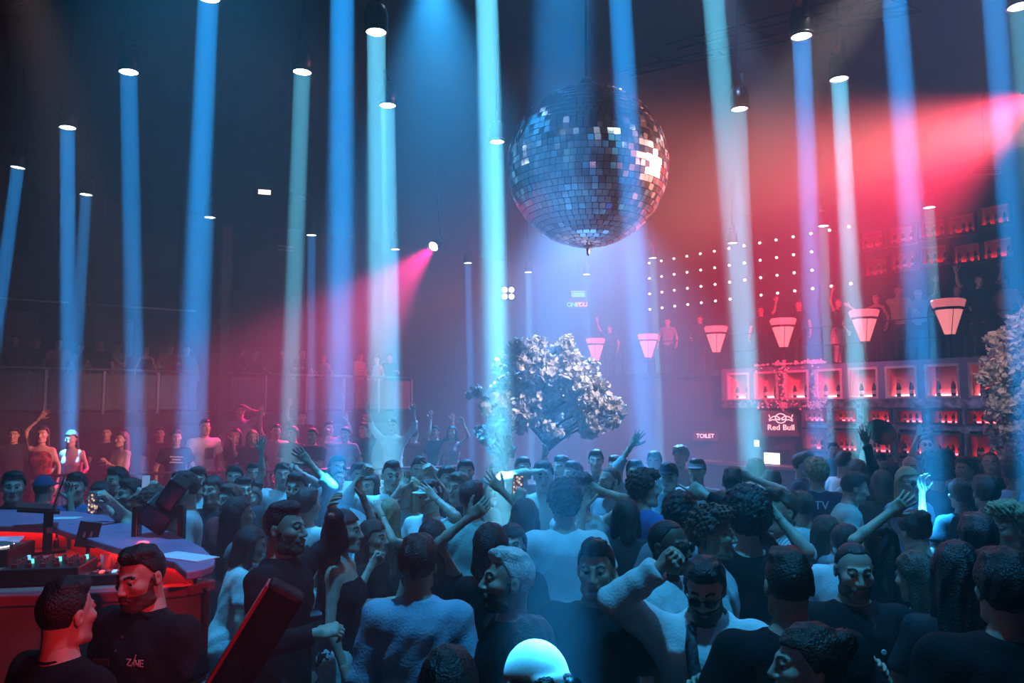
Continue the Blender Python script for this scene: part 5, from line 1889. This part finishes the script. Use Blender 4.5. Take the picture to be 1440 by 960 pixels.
P(720, 736, 'person with long dark hair and calm face between raised arms', h=1.70, yaw=-5, sex='f', hair='long', hc='black', top='tee', tc='black', R='hang', L='hang')
P(794, 678, 'person with thick dark hair in white tee seen from behind', h=1.90, yaw=178, hair='curly', hc='black', tc='white', R='hang', L='hang', wide=1.08)
P(905, 663, 'person with big curly hair in blue denim jacket', h=1.90, yaw=110, hair='curly', hc='dark', top='jacket', tc='blue', R='hang', L='hang')
P(955, 696, 'person with short curly black hair in grey tee seen from behind', h=1.84, yaw=170, hair='curly', hc='black', tc='grey')
P(938, 728, 'person with shaved head and glasses in white tee holding a bottle', h=1.80, yaw=45, hair='buzz', hc='black', skin='brown', tc='white', R='hold', L='hold', shades=True)
P(1000, 716, 'person with curly reddish hair in grey tee in profile', h=1.84, yaw=75, hair='curly', hc='auburn', tc='light_grey', R='hold', L='hang', skin='tan')
P(1050, 698, 'person with large round afro in black tee seen from behind', h=1.86, yaw=185, hair='afro', hc='black', tc='black', R=('px', 985, 690, .25, 'point', (-1, .3, -.3)), L='hang', top='top_long')
P(1098, 688, 'person with brown quiff in pale striped tee in profile', h=1.88, yaw=-70, hair='quiff', hc='brown', tc='striped', R='hang', L='fist')
P(1128, 690, 'person with brown hair in white tee behind the striped tee', h=1.86, yaw=200, hair='short', hc='brown', tc='white')
P(1162, 724, 'person with long light brown hair in profile by the white tee', h=1.70, yaw=75, sex='f', hair='long', hc='brown', top='tank', tc='grey')
P(1190, 738, 'person in white tee bending with arm stretched forward', h=1.66, yaw=150, hair='short', hc='black', tc='white', lean=20, R='fwd', L='hang')
P(1206, 664, 'person in pale blue polo leaning sideways to talk', h=1.82, yaw=80, hair='short', hc='black', top='polo', tc='mint', lean=14)
P(1236, 734, 'person with straight black hair and one hand raised', h=1.70, yaw=185, sex='f', hair='long', hc='black', top='tee', tc='black', L=('px', 1250, 722, -.1, 'open', (1, 0, -.4)))
P(1290, 716, 'person in white halter top with bare back', h=1.76, yaw=190, sex='f', hair='bun', hc='dark', top='strap', tc='white', R='hold', L='hold', hp=18)
P(1250, 648, 'person in black with dark arm raised straight up', h=1.88, yaw=175, hair='short', hc='black', skin='brown', top='top_long', tc='black', L=('px', 1217, 612, .0, 'open', (-1, 0, 0)))
P(1316, 642, 'person with tall blue black hair seen from behind', h=1.92, yaw=178, hair='afro', hc='black', tc='navy')
P(1276, 656, 'person with long blond hair and sunglasses facing the stage', h=1.84, yaw=8, sex='f', hair='long', hc='blond', top='tee', tc='light_blue', shades=True, R='face')
P(1424, 644, 'person in light blue tee with fingers raised', h=1.90, yaw=175, hair='short', hc='black', tc='light_blue', L=('px', 1432, 690, -.2, 'point'), skin='brown')
P(1386, 668, 'person in black tee seen from behind near the blossom tree', h=1.86, yaw=170, hair='short', hc='black', tc='black')
# behind the booth
P(62, 668, 'person in white tee and blue cap seen from behind the booth', d=7.5, fix=True, yaw=175, hair='buzz', hc='black', tc='white', cap='blue', R='hang', L='hang')
phone_m = P(238, 690, 'person in black tee stretching an arm to film with a phone', d=6.0, fix=True, yaw=-62, hair='fade', hc='black', R=('px', 146, 698, -.25, 'grip', (-.5, 0, -1)), L=('px', 150, 716, -.1, 'grip', (.2, 0, -1)))
P(108, 664, 'person in blue tee standing behind the filming hands', d=7.2, fix=True, yaw=10, hair='short', hc='black', tc='blue', R='hang', L='face')
P(20, 662, 'person in dark tee at the far end of the booth', d=7.3, yaw=30, hair='short', hc='black', tc='charcoal')
P(262, 662, 'person in pale grey tee in profile behind the booth', d=6.5, yaw=-70, hair='fade', hc='dark', tc='light_grey')
P(278, 656, 'person in white jersey behind the pale grey tee', d=7.0, yaw=20, hair='short', hc='dark', tc='white')
P(216, 686, 'person with both hands up holding a small phone', d=6.6, fix=True, yaw=170, hair='curly', hc='auburn', tc='black', R=('px', 210, 694, .1, 'grip'), L=('px', 184, 700, .1, 'grip'))
P(165, 656, 'person in black tee between the booth and terrace rail', d=7.4, yaw=-20, hair='short', hc='black', tc='black')
P(185, 672, 'person in red lit dark shirt behind the booth counter', d=6.7, yaw=-40, hair='short', hc='dark', tc='charcoal')
# middle crowd
P(330, 654, 'bearded person in black tee near the terrace rail', h=1.86, yaw=15, hair='short', hc='black', beard=True, tc='black', L='up')
P(356, 650, 'person with short hair in white tee near the terrace rail', h=1.86, yaw=25, hair='fade', hc='dark', tc='white')
P(342, 670, 'person with trimmed beard in dark tee looking aside', h=1.80, yaw=35, hair='short', hc='black', beard=True, tc='charcoal')
P(324, 680, 'person in red tee beside the long black hair', h=1.78, yaw=-25, hair='short', hc='auburn', tc='red')
P(398, 650, 'person in white tee with arm out over a shoulder', h=1.88, yaw=18, hair='short', hc='dark', tc='white', R='side', L=('px', 420, 662, -.1, 'point'))
P(418, 664, 'bearded person in dark shirt with arm stretched high', h=1.84, yaw=-5, hair='short', hc='black', beard=True, top='rolled', tc='grey', L=('px', 436, 652, -.1, 'open', (1, 0, 0)))
P(474, 640, 'person with dark glasses in pale shirt standing by the rail', h=1.86, yaw=40, shades=True, hair='short', hc='black', top='shirt', tc='light_grey')
P(470, 656, 'person with long dark hair in pale blouse in profile', h=1.76, yaw=75, sex='f', hair='long', hc='black', top='tee', tc='mint', R='hold')
P(551, 647, 'tall person in white polo with both fists up', h=1.92, yaw=20, hair='fade', hc='black', top='polo', tc='white', R='fist', L='fist', wide=1.08)
P(590, 643, 'smiling person in grey shirt with open hand raised', h=1.88, yaw=10, hair='quiff', hc='dark', tc='light_grey', L=('px', 612, 662, -.2, 'open', (1, 0, -.3)))
P(606, 674, 'person in white cap dancing with hand up', h=1.80, yaw=-30, hair='short', hc='dark', tc='white', cap='white', L=('px', 612, 700, -.2, 'open'))
P(575, 670, 'person with face turned up in teal top', h=1.78, yaw=-40, sex='f', hair='bob', hc='blond', top='tee', tc='mint', R=('px', 562, 688, -.1, 'relax'))
P(645, 664, 'person in black tee with short brown hair', h=1.82, yaw=-30, hair='short', hc='brown', tc='black')
P(664, 676, 'person with dark hair in teal shirt', h=1.80, yaw=160, hair='short', hc='black', tc='mint')
P(684, 672, 'person with dark bob in black tee', h=1.76, yaw=60, sex='f', hair='bob', hc='black', top='tee', tc='black')
ph2 = P(738, 700, 'person in pale blue top holding a phone overhead', h=1.74, yaw=178, sex='f', hair='bob', hc='black', top='tee', tc='light_blue', L=('px', 706, 690, .1, 'open', (-1, 0, -.2)), R=('px', 728, 708, .05, 'grip', (1, 0, -.2)))
P(764, 648, 'smiling person in open white shirt with arm up', h=1.90, yaw=0, hair='short', hc='black', top='shirt', tc='cream', R=('px', 748, 664, -.1, 'relax', (-1, 0, 0)), L='hang')
P(816, 668, 'person with curly hair and glasses with arm behind head', h=1.86, yaw=5, hair='curly', hc='black', top='tank', tc='white', L='head', R='face', shades=True)
P(858, 655, 'person with thin beard in grey tee in profile', h=1.86, yaw=-60, hair='buzz', hc='brown', beard=True, tc='grey')
P(838, 632, 'person in dark tee looking past the tree', h=1.88, yaw=-10, hair='short', hc='black', tc='charcoal')
P(866, 640, 'person in black tee near the tall raised arm', h=1.84, yaw=-40, hair='short', hc='brown', tc='black')
P(893, 646, 'person in pale shirt raising an open hand very high', h=1.86, yaw=0, hair='short', hc='dark', top='rolled', tc='light_grey', R=('px', 888, 626, .0, 'open', (-1, 0, 0)))
P(940, 650, 'person in black cap and dark tee in the haze', h=1.86, yaw=-20, hair='short', hc='black', tc='charcoal', cap='black')
P(957, 628, 'person with curly grey hair in the haze', h=1.86, yaw=-30, hair='curly', hc='grey', tc='grey')
P(980, 644, 'person in grey cap with thin face in the haze', h=1.86, yaw=-25, hair='short', hc='brown', tc='light_grey', cap='grey')
P(1030, 656, 'person with flat top hair lost in blue haze', h=1.88, yaw=150, hair='fade', hc='dark', tc='light_blue', R='head')
P(1062, 644, 'person in blue shirt near the lit doorway', h=1.86, yaw=170, hair='short', hc='dark', top='shirt', tc='blue')
P(1018, 690, 'person with face tilted up between dark heads', h=1.78, yaw=10, sex='f', hair='bob', hc='black', top='tee', tc='mint', hp=-15)
P(1148, 646, 'person in dark tee with letters on the back', h=1.88, yaw=178, hair='curly', hc='blond', tc='navy')
P(1186, 634, 'person in white tee turned to the bar', h=1.88, yaw=110, hair='fade', hc='brown', tc='white')
P(1128, 636, 'person with quiff in dark shirt at the bar', h=1.88, yaw=60, hair='quiff', hc='brown', top='shirt', tc='navy')
P(1206, 646, 'person in teal cap between taller heads', h=1.82, yaw=170, hair='short', hc='brown', tc='mint', cap='blue')
P(1305, 632, 'person in white tee shouting with pale arm raised', h=1.90, yaw=-45, hair='fade', hc='blond', tc='white', R=('px', 1292, 606, .0, 'relax', (-1, 0, 0)))
P(1330, 630, 'person in black tee with open mouth near the bar', h=1.90, yaw=-50, hair='short', hc='brown', tc='black')
P(1358, 642, 'person in black jacket with white collar at the bar', h=1.86, yaw=-80, hair='short', hc='brown', top='jacket', tc='black')
P(1392, 634, 'person with dark buzz cut watching by the blossom tree', h=1.88, yaw=-30, hair='buzz', hc='black', tc='black')
tray_p = P(1236, 636, 'bartender in cap holding a round black tray overhead', d=11.2, yaw=0, hair='short', hc='black', cap='black', tc='black', R=('px', 1214, 612, -.1, 'grip', (-1, 0, -.3)), L=('px', 1258, 618, -.1, 'grip', (1, 0, -.3)))
P(1172, 622, 'bartender in dark shirt near the bull sign', d=13.5, yaw=-20, hair='short', hc='black', top='shirt', tc='navy')
P(1302, 612, 'bartender with dark glasses in front of the red shelves', d=12.6, yaw=-20, shades=True, hair='short', hc='black', top='shirt', tc='charcoal')
P(1280, 640, 'person with shaved head in dark top by the bar', h=1.84, yaw=10, hair='bald', hc='dark', tc='charcoal')
P(920, 634, 'person in loose dark shirt far from the stage', h=1.86, yaw=-20, hair='short', hc='brown', top='shirt', tc='charcoal')
P(790, 640, 'person in dark jacket below the blossom tree', h=1.86, yaw=-40, hair='short', hc='black', top='jacket', tc='charcoal')
P(735, 642, 'person in grey tee below the blossom tree', h=1.84, yaw=20, hair='short', hc='dark', tc='grey')
P(806, 648, 'person in dark tee with one arm bent up', h=1.82, yaw=-50, hair='short', hc='black', tc='charcoal', R='upbent')
P(700, 648, 'person with dark hair below the small tree', h=1.84, yaw=-15, hair='short', hc='black', tc='black')
P(655, 646, 'person in dark shirt raising a hand near the small tree', h=1.84, yaw=10, hair='short', hc='black', top='shirt', tc='black', L='wave')
P(628, 655, 'person in charcoal tee beside the smiling one', h=1.82, yaw=30, hair='short', hc='dark', tc='charcoal')
P(520, 664, 'person in white top behind the raised arm', h=1.78, yaw=-20, sex='f', hair='bob', hc='dark', top='tee', tc='white')
P(505, 650, 'person in black tee by the terrace corner', h=1.84, yaw=30, hair='short', hc='black', tc='black')
P(300, 668, 'person in dark top between jersey and rail', d=6.2, yaw=-10, sex='f', hair='long', hc='dark', top='tee', tc='charcoal')
P(142, 676, 'person with red lit face behind the counter', d=7.1, yaw=-30, sex='f', hair='bob', hc='dark', top='tee', tc='charcoal')
P(1240, 660, 'person with brown hair between raised arm and sunglasses', h=1.80, yaw=150, sex='f', hair='bob', hc='brown', top='tee', tc='charcoal')
P(1350, 672, 'person in grey tee with hair pulled back near the bar', h=1.80, yaw=175, sex='f', hair='bun', hc='dark', top='tee', tc='charcoal')
P(1085, 660, 'person with white cap low in the crowd', h=1.80, yaw=160, hair='short', hc='dark', tc='navy', cap='white')
P(880, 700, 'person with black hair in dark top behind the denim jacket', h=1.74, yaw=185, sex='f', hair='bob', hc='black', top='tee', tc='charcoal')
P(690, 735, 'person in black tee hidden behind bleached hair', h=1.74, yaw=160, sex='f', hair='bob', hc='black', top='tee', tc='black')
P(1345, 760, 'person in dark tee in front of the black jackets', h=1.76, yaw=150, sex='f', hair='long', hc='black', top='tee', tc='charcoal')
# terrace
Z = ZT
P(60, 598, 'person in red floral dress with one arm raised high', d=11.2, z0=Z, yaw=15, sex='f', hair='long', hc='dark', top='dress', tc='floral', R=('px', 55, 588, -.05, 'open', (-1, 0, 0)))
P(100, 605, 'person leaning with both hands on the terrace rail', d=11.35, z0=Z, yaw=5, sex='f', hair='long', hc='black', top='strap', tc='pink', R='rail', L='rail', lean=12)
P(150, 599, 'person in black tee behind the clapping one', d=13.0, z0=Z, yaw=20, hair='short', hc='black', tc='black')
P(172, 606, 'person with long brown hair in beige top clapping', d=11.6, z0=Z, yaw=-25, sex='f', hair='long', hc='brown', top='tank', tc='beige', R='chest', L='chest')
tee_p = P(248, 604, 'person in black tee with white print on the terrace', d=12.0, z0=Z, yaw=30, hair='short', hc='black', tc='black')
wt_p = P(288, 589, 'person in white tee with square print on the terrace', d=12.2, z0=Z, yaw=45, hair='fade', hc='black', tc='white', wide=1.06)
P(338, 568, 'person in grey shirt shading the face with an arm', d=14.0, z0=Z + .3, yaw=20, hair='short', hc='black', top='rolled', tc='grey', L='head')
P(332, 602, 'person with hand at the cheek in dark top', d=12.4, z0=Z, yaw=10, sex='f', hair='bob', hc='dark', top='tee', tc='charcoal', L='face')
P(388, 596, 'person in blue lit tee with one arm up', d=13.0, z0=Z, yaw=30, hair='short', hc='black', tc='light_grey', R='up')
P(412, 599, 'person in dark tee beside the blue lit tee', d=12.6, z0=Z, yaw=-20, hair='short', hc='black', tc='charcoal')
P(425, 578, 'person in black tee standing on the rear step', d=15.5, z0=Z + .3, yaw=10, hair='short', hc='black', tc='black', R='up')
P(462, 592, 'person with short hair in grey tee on the terrace', d=13.6, z0=Z, yaw=40, hair='short', hc='dark', tc='grey', L='upbent')
P(486, 600, 'person in pale tee dancing on the terrace', d=13.2, z0=Z, yaw=-15, hair='short', hc='black', tc='light_grey', R='fist')
P(512, 594, 'person in dark shirt with bent arm on the terrace', d=14.0, z0=Z, yaw=-30, hair='short', hc='black', top='shirt', tc='charcoal', L='upbent')
P(553, 588, 'person in white shirt with both arms spread up', d=13.0, z0=Z, yaw=-10, hair='short', hc='black', top='rolled', tc='white', R='wave', L='wave')
P(582, 600, 'person in dark red tee on the terrace', d=13.2, z0=Z, yaw=160, hair='short', hc='auburn', tc='red', R='up')
P(612, 598, 'person in black tee with hand raised near the tree', d=14.2, z0=Z, yaw=-20, hair='short', hc='black', tc='black', L='wave')
P(636, 598, 'person in pink top with arm over head', d=13.8, z0=Z, yaw=-10, sex='f', hair='bob', hc='dark', top='tank', tc='pink', L='upbent')
P(355, 604, 'person in dark top with light hair on the terrace', d=12.0, z0=Z, yaw=20, sex='f', hair='bob', hc='blond', top='tee', tc='charcoal')
P(440, 602, 'person in black tee with folded arms near the rail', d=12.2, z0=Z, yaw=-10, hair='short', hc='black', tc='black', R='chest', L='chest')
P(225, 600, 'person half hidden in dark tee beside the printed tee', d=13.4, z0=Z, yaw=25, hair='short', hc='black', tc='charcoal')
P(20, 601, 'person in dark shirt at the terrace end', d=12.4, z0=Z, yaw=20, hair='short', hc='black', top='shirt', tc='charcoal')


# balconies: stand a given distance behind the edge
def on_left(px, off, label, h=1.74, **kw):
    k = (px - 720) / F
    q0 = o0 + NU * off
    t = (k * q0.y - q0.x) / (UW.x - k * UW.y)
    q = q0 + UW * t
    P(px, 0, label, h=h, base=Vector((q.x, q.y, ZB)), **kw)


on_left(18, 0.7, 'person in dark shirt at the far end of the balcony', yaw=30, hair='short', hc='black', top='shirt', tc='charcoal', R='rail')
on_left(50, 0.9, 'person in black tee beside the pale balcony panel', yaw=20, hair='short', hc='black', tc='black')
on_left(80, 0.8, 'person in pink tee leaning on the balcony rail', yaw=35, hair='short', hc='black', tc='pink', R='rail', L='rail', lean=10)
on_left(112, 1.1, 'person with long hair behind the balcony glass', yaw=10, sex='f', h=1.66, hair='long', hc='black', top='tank', tc='beige')
on_left(140, 0.8, 'person in black tee on the balcony by the second panel', yaw=30, hair='short', hc='black', tc='black', R='rail')
on_left(163, 1.2, 'person in grey tee with folded arms on the balcony', yaw=15, hair='short', hc='dark', tc='grey', R='chest', L='chest')
on_left(205, 0.9, 'person in dark dress near the third glass panel', yaw=20, sex='f', h=1.66, hair='bob', hc='black', top='dress', tc='black')
on_left(238, 0.8, 'person in red tee at the balcony rail', yaw=30, hair='short', hc='black', tc='red', R='rail', L='hold')
on_left(262, 1.3, 'person in dark tee beside the wooden pillar', yaw=25, hair='short', hc='black', tc='charcoal')
on_left(338, 0.9, 'person in pale hooded top right of the pillar', yaw=150, hair='short', hc='dark', top='hoodie', tc='pink')
on_left(352, 0.5, 'person bending over the balcony rail', yaw=40, hair='short', hc='black', tc='charcoal', lean=30, R='rail', L='rail')
on_left(396, 0.9, 'person in dark shirt behind the middle balcony glass', yaw=20, hair='short', hc='black', top='shirt', tc='charcoal')
on_left(425, 0.7, 'person in dark tee with drink on the balcony', yaw=35, hair='short', hc='black', tc='black', R='hold')
on_left(456, 0.9, 'person in grey dress with drink on the balcony', yaw=-20, sex='f', h=1.66, hair='long', hc='brown', top='dress', tc='grey', R='hold')
on_left(505, 0.7, 'person in white shirt and pale trousers on the balcony', yaw=60, hair='fade', hc='brown', top='shirt', tc='cream', pants='beige', R='hold', L='hang', hp=20)
on_left(531, 0.8, 'person in pink top beside the white shirt on the balcony', yaw=-40, sex='f', h=1.66, hair='long', hc='dark', top='tank', tc='pink')
on_left(548, 0.9, 'person in black tee at the end of the balcony', yaw=20, hair='short', hc='black', tc='black', L='hold')


def on_deck(px, off, label, h=1.76, **kw):
    q = P0 + VW * t_of(px, off) + NW * off
    P(px, 0, label, h=h, base=Vector((q.x, q.y, ZD)), **kw)


on_deck(1268, 1.25, 'person in beige polo with hand at the mouth on the deck', h=1.80, yaw=-20, hair='fade', hc='dark', top='polo', tc='beige', R='face', L='rail', wide=1.06)
on_deck(1296, 1.70, 'person in grey tee behind the beige polo', yaw=-30, hair='short', hc='black', tc='grey', L='wave')
on_deck(1236, 1.30, 'person in short black dress between two funnel lamps', yaw=-40, sex='f', h=1.70, hair='long', hc='black', top='dress', tc='black', R='side')
on_deck(1180, 1.25, 'person in pale striped skirt with arm raised', yaw=40, sex='f', h=1.70, hair='long', hc='dark', top='tank', tc='black', skirt=True, R='wave', pants='light_grey')
on_deck(1126, 1.30, 'person in black tee resting arms near a funnel lamp', yaw=-30, hair='short', hc='black', tc='black', R='rail')
on_deck(1072, 1.50, 'person in dark tee raising a hand before the bulbs', yaw=-20, hair='short', hc='dark', tc='charcoal', L='wave')
on_deck(985, 1.65, 'person in dark shirt leaning over the deck rail', yaw=-10, hair='short', hc='black', top='shirt', tc='charcoal', R='rail', L='rail', lean=14)
on_deck(940, 1.50, 'person in grey tee between the farther funnel lamps', yaw=-25, hair='short', hc='dark', tc='grey')
on_deck(1352, 1.30, 'person with round face leaning beside the last funnel lamp', yaw=-30, sex='f', h=1.66, hair='long', hc='dark', top='tee', tc='charcoal', R='face')
on_deck(1384, 1.30, 'person in black tee with both arms held high', h=1.80, yaw=-25, hair='short', hc='black', tc='black', R='wave', L='wave', wide=1.06)
on_deck(1420, 1.60, 'person in pale shirt near the top of the blossom tree', yaw=-40, hair='short', hc='brown', top='shirt', tc='light_grey')
on_deck(858, 1.40, 'person in dark tee at the far end of the deck', yaw=-15, hair='short', hc='black', tc='charcoal', R='wave')

for p in PEOPLE:
    place(p)
relax()
for p in PEOPLE:
    make_person(p)

# ------------------------------------------------------------------ things people hold and wear
from mathutils.bvhtree import BVHTree


def on_cloth(p, x, z, lift=0.004):
    """point and normal on the front of a person's top, in the person's own space"""
    me = p['top_obj'].data
    bv = BVHTree.FromPolygons([v.co for v in me.vertices], [list(q.vertices) for q in me.polygons])
    hit = bv.ray_cast(Vector((x, -0.9, z)), Vector((0, 1, 0)))
    if hit[0] is None:
        return Vector((x, -.14, z)), Vector((0, -1, 0))
    return hit[0] + Vector((0, -1, 0)) * lift, hit[1]


M_PRINT = mat('print_white', (0.75, 0.72, 0.72), 0.6)
M_PRINTP = mat('print_pale', (0.62, 0.45, 0.47), 0.5)
c, n = on_cloth(staff_b, 0.095, 1.315, 0.008)
text_mesh('chest_logo', 'Z NE', 0.040, M_PRINT, staff_b['top_obj'], c, (math.pi / 2, 0, 0.15), 0.001, space=0.9)
o = MB().tube([(-.012, 0, -.014), (.004, 0, .010), (.012, 0, .034)], .0022, 4).tube([(.004, 0, .010), (.016, 0, .012)], .0018, 4).tube([(-.006, 0, .0), (.012, 0, -.004)], .0018, 4).build('chest_logo_mark', M_PRINT, staff_b['top_obj'])
o.location = c + Vector((-.005, -.002, 0))
c, n = on_cloth(staff_b, -0.07, 1.305, 0.010)
o = MB().box((0, 0, 0), (0.085, 0.006, 0.026), (0, -0.12, 0)).build('name_badge', mat('badge_dark', (0.08, 0.03, 0.035), 0.3, 0.4), staff_b['top_obj'], bevel=0.003)
o.location = c
c, n = on_cloth(staff_b, 0.0, 1.36, 0.004)
for k in range(2):
    c, n = on_cloth(staff_b, 0.0, 1.40 - 0.045 * k, 0.003)
    o = MB().lathe([(0.006, 0), (0.005, 0.003)], n=8, R=RX).build('button', M_KNOB, staff_b['top_obj'])
    o.location = c
for s in (-1, 1):
    col_ = MB().box((0, 0, 0), (0.07, 0.012, 0.035), (0.6, 0.5 * s, 0.35 * s)).build('collar', cloth('black'), staff_b['top_obj'], bevel=0.004)
    col_.location = (s * 0.045, -0.055, 1.478)
cord = [(0.062 * math.cos(a), 0.018 + 0.062 * math.sin(a), 1.492 - 0.012 * math.sin(a)) for a in [2 * math.pi * k / 20 for k in range(21)]]
MB().tube(cord, .006, 6).build('neck_cord', cloth('black'), staff_a['obj'], True)
# printed tees
c, n = on_cloth(wt_p, 0.02, 1.24, 0.012)
o = MB().box((0, 0, 0), (0.13, 0.006, 0.17)).build('shirt_print', mat('print_grey', (0.25, 0.2, 0.2), 0.7, noise=0.5, nscale=30), wt_p['top_obj'])
o.location = c
for k, w_ in ((0, .20), (1, .14), (2, .20)):
    c, n = on_cloth(tee_p, 0.0, 1.33 - 0.045 * k, 0.010)
    o = MB().box((0, 0, 0), (w_, 0.006, 0.020), (0, 0.06, 0)).build('shirt_print', M_PRINT, tee_p['top_obj'])
    o.location = c
for p in PEOPLE:
    if p['label'].startswith('person in dark tee with letters'):
        text_mesh('back_print', 'TV', 0.11, M_PRINT, p['top_obj'], (0.02, 0.155, 1.36), (math.pi / 2, 0, math.pi), 0.002)
    if 'bag strap' in p['label']:
        MB().tube([(-.15, -.03, 1.44), (-.10, .125, 1.32), (.02, .150, 1.15), (.14, .12, 1.0)], .016, 6).build('bag_strap', cloth('brown'), p['obj'], True)
    if 'small logo' in p['label'] or 'holding a cigarette' in p['label']:
        c, n = on_cloth(p, 0.08, 1.30, 0.006)
        o = MB().lathe([(0.012, 0), (0.010, 0.003)], n=10, R=RX).build('chest_logo', M_PRINT, p['top_obj'])
        o.location = c
    if 'white collar' in p['label']:
        ring_ = [(0.068 * math.cos(a), 0.012 + 0.066 * math.sin(a), 1.497 + 0.014 * math.sin(a)) for a in [2 * math.pi * k / 16 for k in range(17)]]
        MB().tube(ring_, .012, 6).build('collar', cloth('white'), p['obj'], True)
# scarf on the white sweatshirt
pts = []
for x, z in ((-.055, 1.47), (-.05, 1.40), (-.035, 1.31), (-.015, 1.22), (-.03, 1.12), (-.045, 1.02)):
    c, n = on_cloth(hood, x, z, 0.012)
    pts.append(c)
MB().tube(pts, [.020, .026, .028, .030, .032, .02], 8).build('scarf', mat('scarf_pattern', (0.012, 0.012, 0.014), 0.8, noise=0.9, nscale=60, color2=(0.10, 0.10, 0.11)), hood['obj'], True)
scol = [(0.075 * math.cos(a), 0.012 + 0.075 * math.sin(a), 1.485 + 0.02 * math.sin(a)) for a in [2 * math.pi * k / 20 for k in range(21)]]
MB().tube(scol, .026, 8).build('scarf_collar', MATS['scarf_pattern'], hood['obj'], True)

M_PHSCR = mat('phone_screen', (0.1, 0.1, 0.1), 0.2, emit=(1, 1, 1), strength=1.3, sample=False)
nt = M_PHSCR.node_tree
vo = nt.nodes.new('ShaderNodeTexVoronoi')
vo.inputs['Scale'].default_value = 45
tcn = nt.nodes.new('ShaderNodeTexCoord')
nt.links.new(tcn.outputs['Object'], vo.inputs['Vector'])
rmp = nt.nodes.new('ShaderNodeValToRGB')
rmp.color_ramp.elements[0].color = (1.0, 0.75, 0.5, 1)
rmp.color_ramp.elements[1].color = (0.03, 0.01, 0.03, 1)
rmp.color_ramp.elements[1].position = 0.55
nt.links.new(vo.outputs['Distance'], rmp.inputs['Fac'])
nt.links.new(rmp.outputs['Color'], nt.nodes['Principled BSDF'].inputs['Emission Color'])
M_PHBLUE = mat('phone_screen_blue', (0.2, 0.3, 0.5), 0.2, emit=(0.4, 0.6, 1.0), strength=0.35, sample=False)
M_FLASH = mat('phone_flash', (1, 1, 1), emit=(1, 1, 0.95), strength=25, sample=False)


def phone(c, label, scr=None, rot=(0, 0, 0), land=False, flash=False):
    e = empty('smartphone', c, 0, label, 'phone', rot=rot)
    w_, h_ = (0.15, 0.075) if land else (0.075, 0.155)
    MB().box((0, 0, 0), (w_, 0.009, h_)).build('phone_body', M_BLACKP, e, bevel=0.004)
    MB().box((0, -0.0055, 0), (w_ - 0.008, 0.002, h_ - 0.01)).build('screen', scr or M_PHSCR, e)
    if flash:
        MB().lathe([(0.012, 0), (0.010, 0.004)], (0, -0.007, h_ * 0.3), 10, R=RX).build('flash', M_FLASH, e)
    return e


ph = at(121, 684, phone_m['hands']['R'].y)
hnd = phone_m['hands']
phone((hnd['R'] + hnd['L']) / 2 + Vector((-.03, -.03, .0)), 'smartphone filming the lights, held over the booth', rot=(0.1, 0.1, 0.1))
for p in PEOPLE:
    if p['label'].startswith('person with both hands up'):
        phone((p['hands']['R'] + p['hands']['L']) / 2 + Vector((0, -.02, .05)), 'smartphone with blue screen held up behind the booth', M_PHBLUE)
    if p['label'].startswith('person in pale blue top holding'):
        phone(p['hands']['R'] + Vector((-.02, -.01, .06)), 'smartphone with bright picture held overhead below the tree', rot=(0, 0.1, 0))
    if p['label'].startswith('person in white shirt with both arms spread'):
        pass
    if 'holding a bottle' in p['label']:
        b_ = bottle(p['hands']['R'] + Vector((0, 0, -.1)), 1, 'dark bottle in the hand of the person with shaved head', None, 0.9)
    if 'holding a cigarette' in p['label']:
        o = MB().tube([(0, 0, 0), (-.02, -.01, .075)], .004, 6).build('cigarette', M_PRINT)
        o.location = p['hands']['R']
        tag(o, 'lit cigarette in the hand of the person with buzz cut', 'cigarette')
hr_, hl_ = tray_p['hands']['R'], tray_p['hands']['L']
tm = (hr_ + hl_) / 2
wid = (hr_ - hl_).length
tr_ = empty('serving_tray', tm + Vector((0, -0.02, 0.06)), 0, 'round black serving tray held overhead in front of the shelves', 'tray', rot=(math.radians(62), 0, 0))
tr_.scale = (1, 1, 1)
MB().lathe([(0.001, 0), (wid * 0.45, 0.0), (wid * 0.47, 0.02), (wid * 0.48, 0.02), (wid * 0.455, -0.008), (0.001, -0.008)], n=36, cap=False).build('tray_plate', M_BLACKP, tr_, True)
MB().lathe([(wid * 0.465, 0.018), (wid * 0.485, 0.022), (wid * 0.485, 0.016)], n=36, cap=False).build('tray_rim', M_BLACK, tr_, True)
for p in PEOPLE:
    if p['label'].startswith('person in white shirt and pale trousers'):
        q = p['hands']['R']
    if p['label'].startswith('person in dark tee with drink') or p['label'].startswith('person in grey dress with drink'):
        e = empty('drinking_glass', p['hands']['R'] - Vector((0, 0, .05)), 0, 'glass held by the ' + p['label'][7:], 'glass')
        MB().lathe([(0.025, 0.0), (0.033, 0.11), (0.030, 0.11), (0.023, 0.006)], n=12, cap=False).build('tumbler', M_CLEAR, e, True)
        MB().lathe([(0.024, 0.008), (0.028, 0.06)], n=10).build('drink', MATS['drink_amber'], e, True)
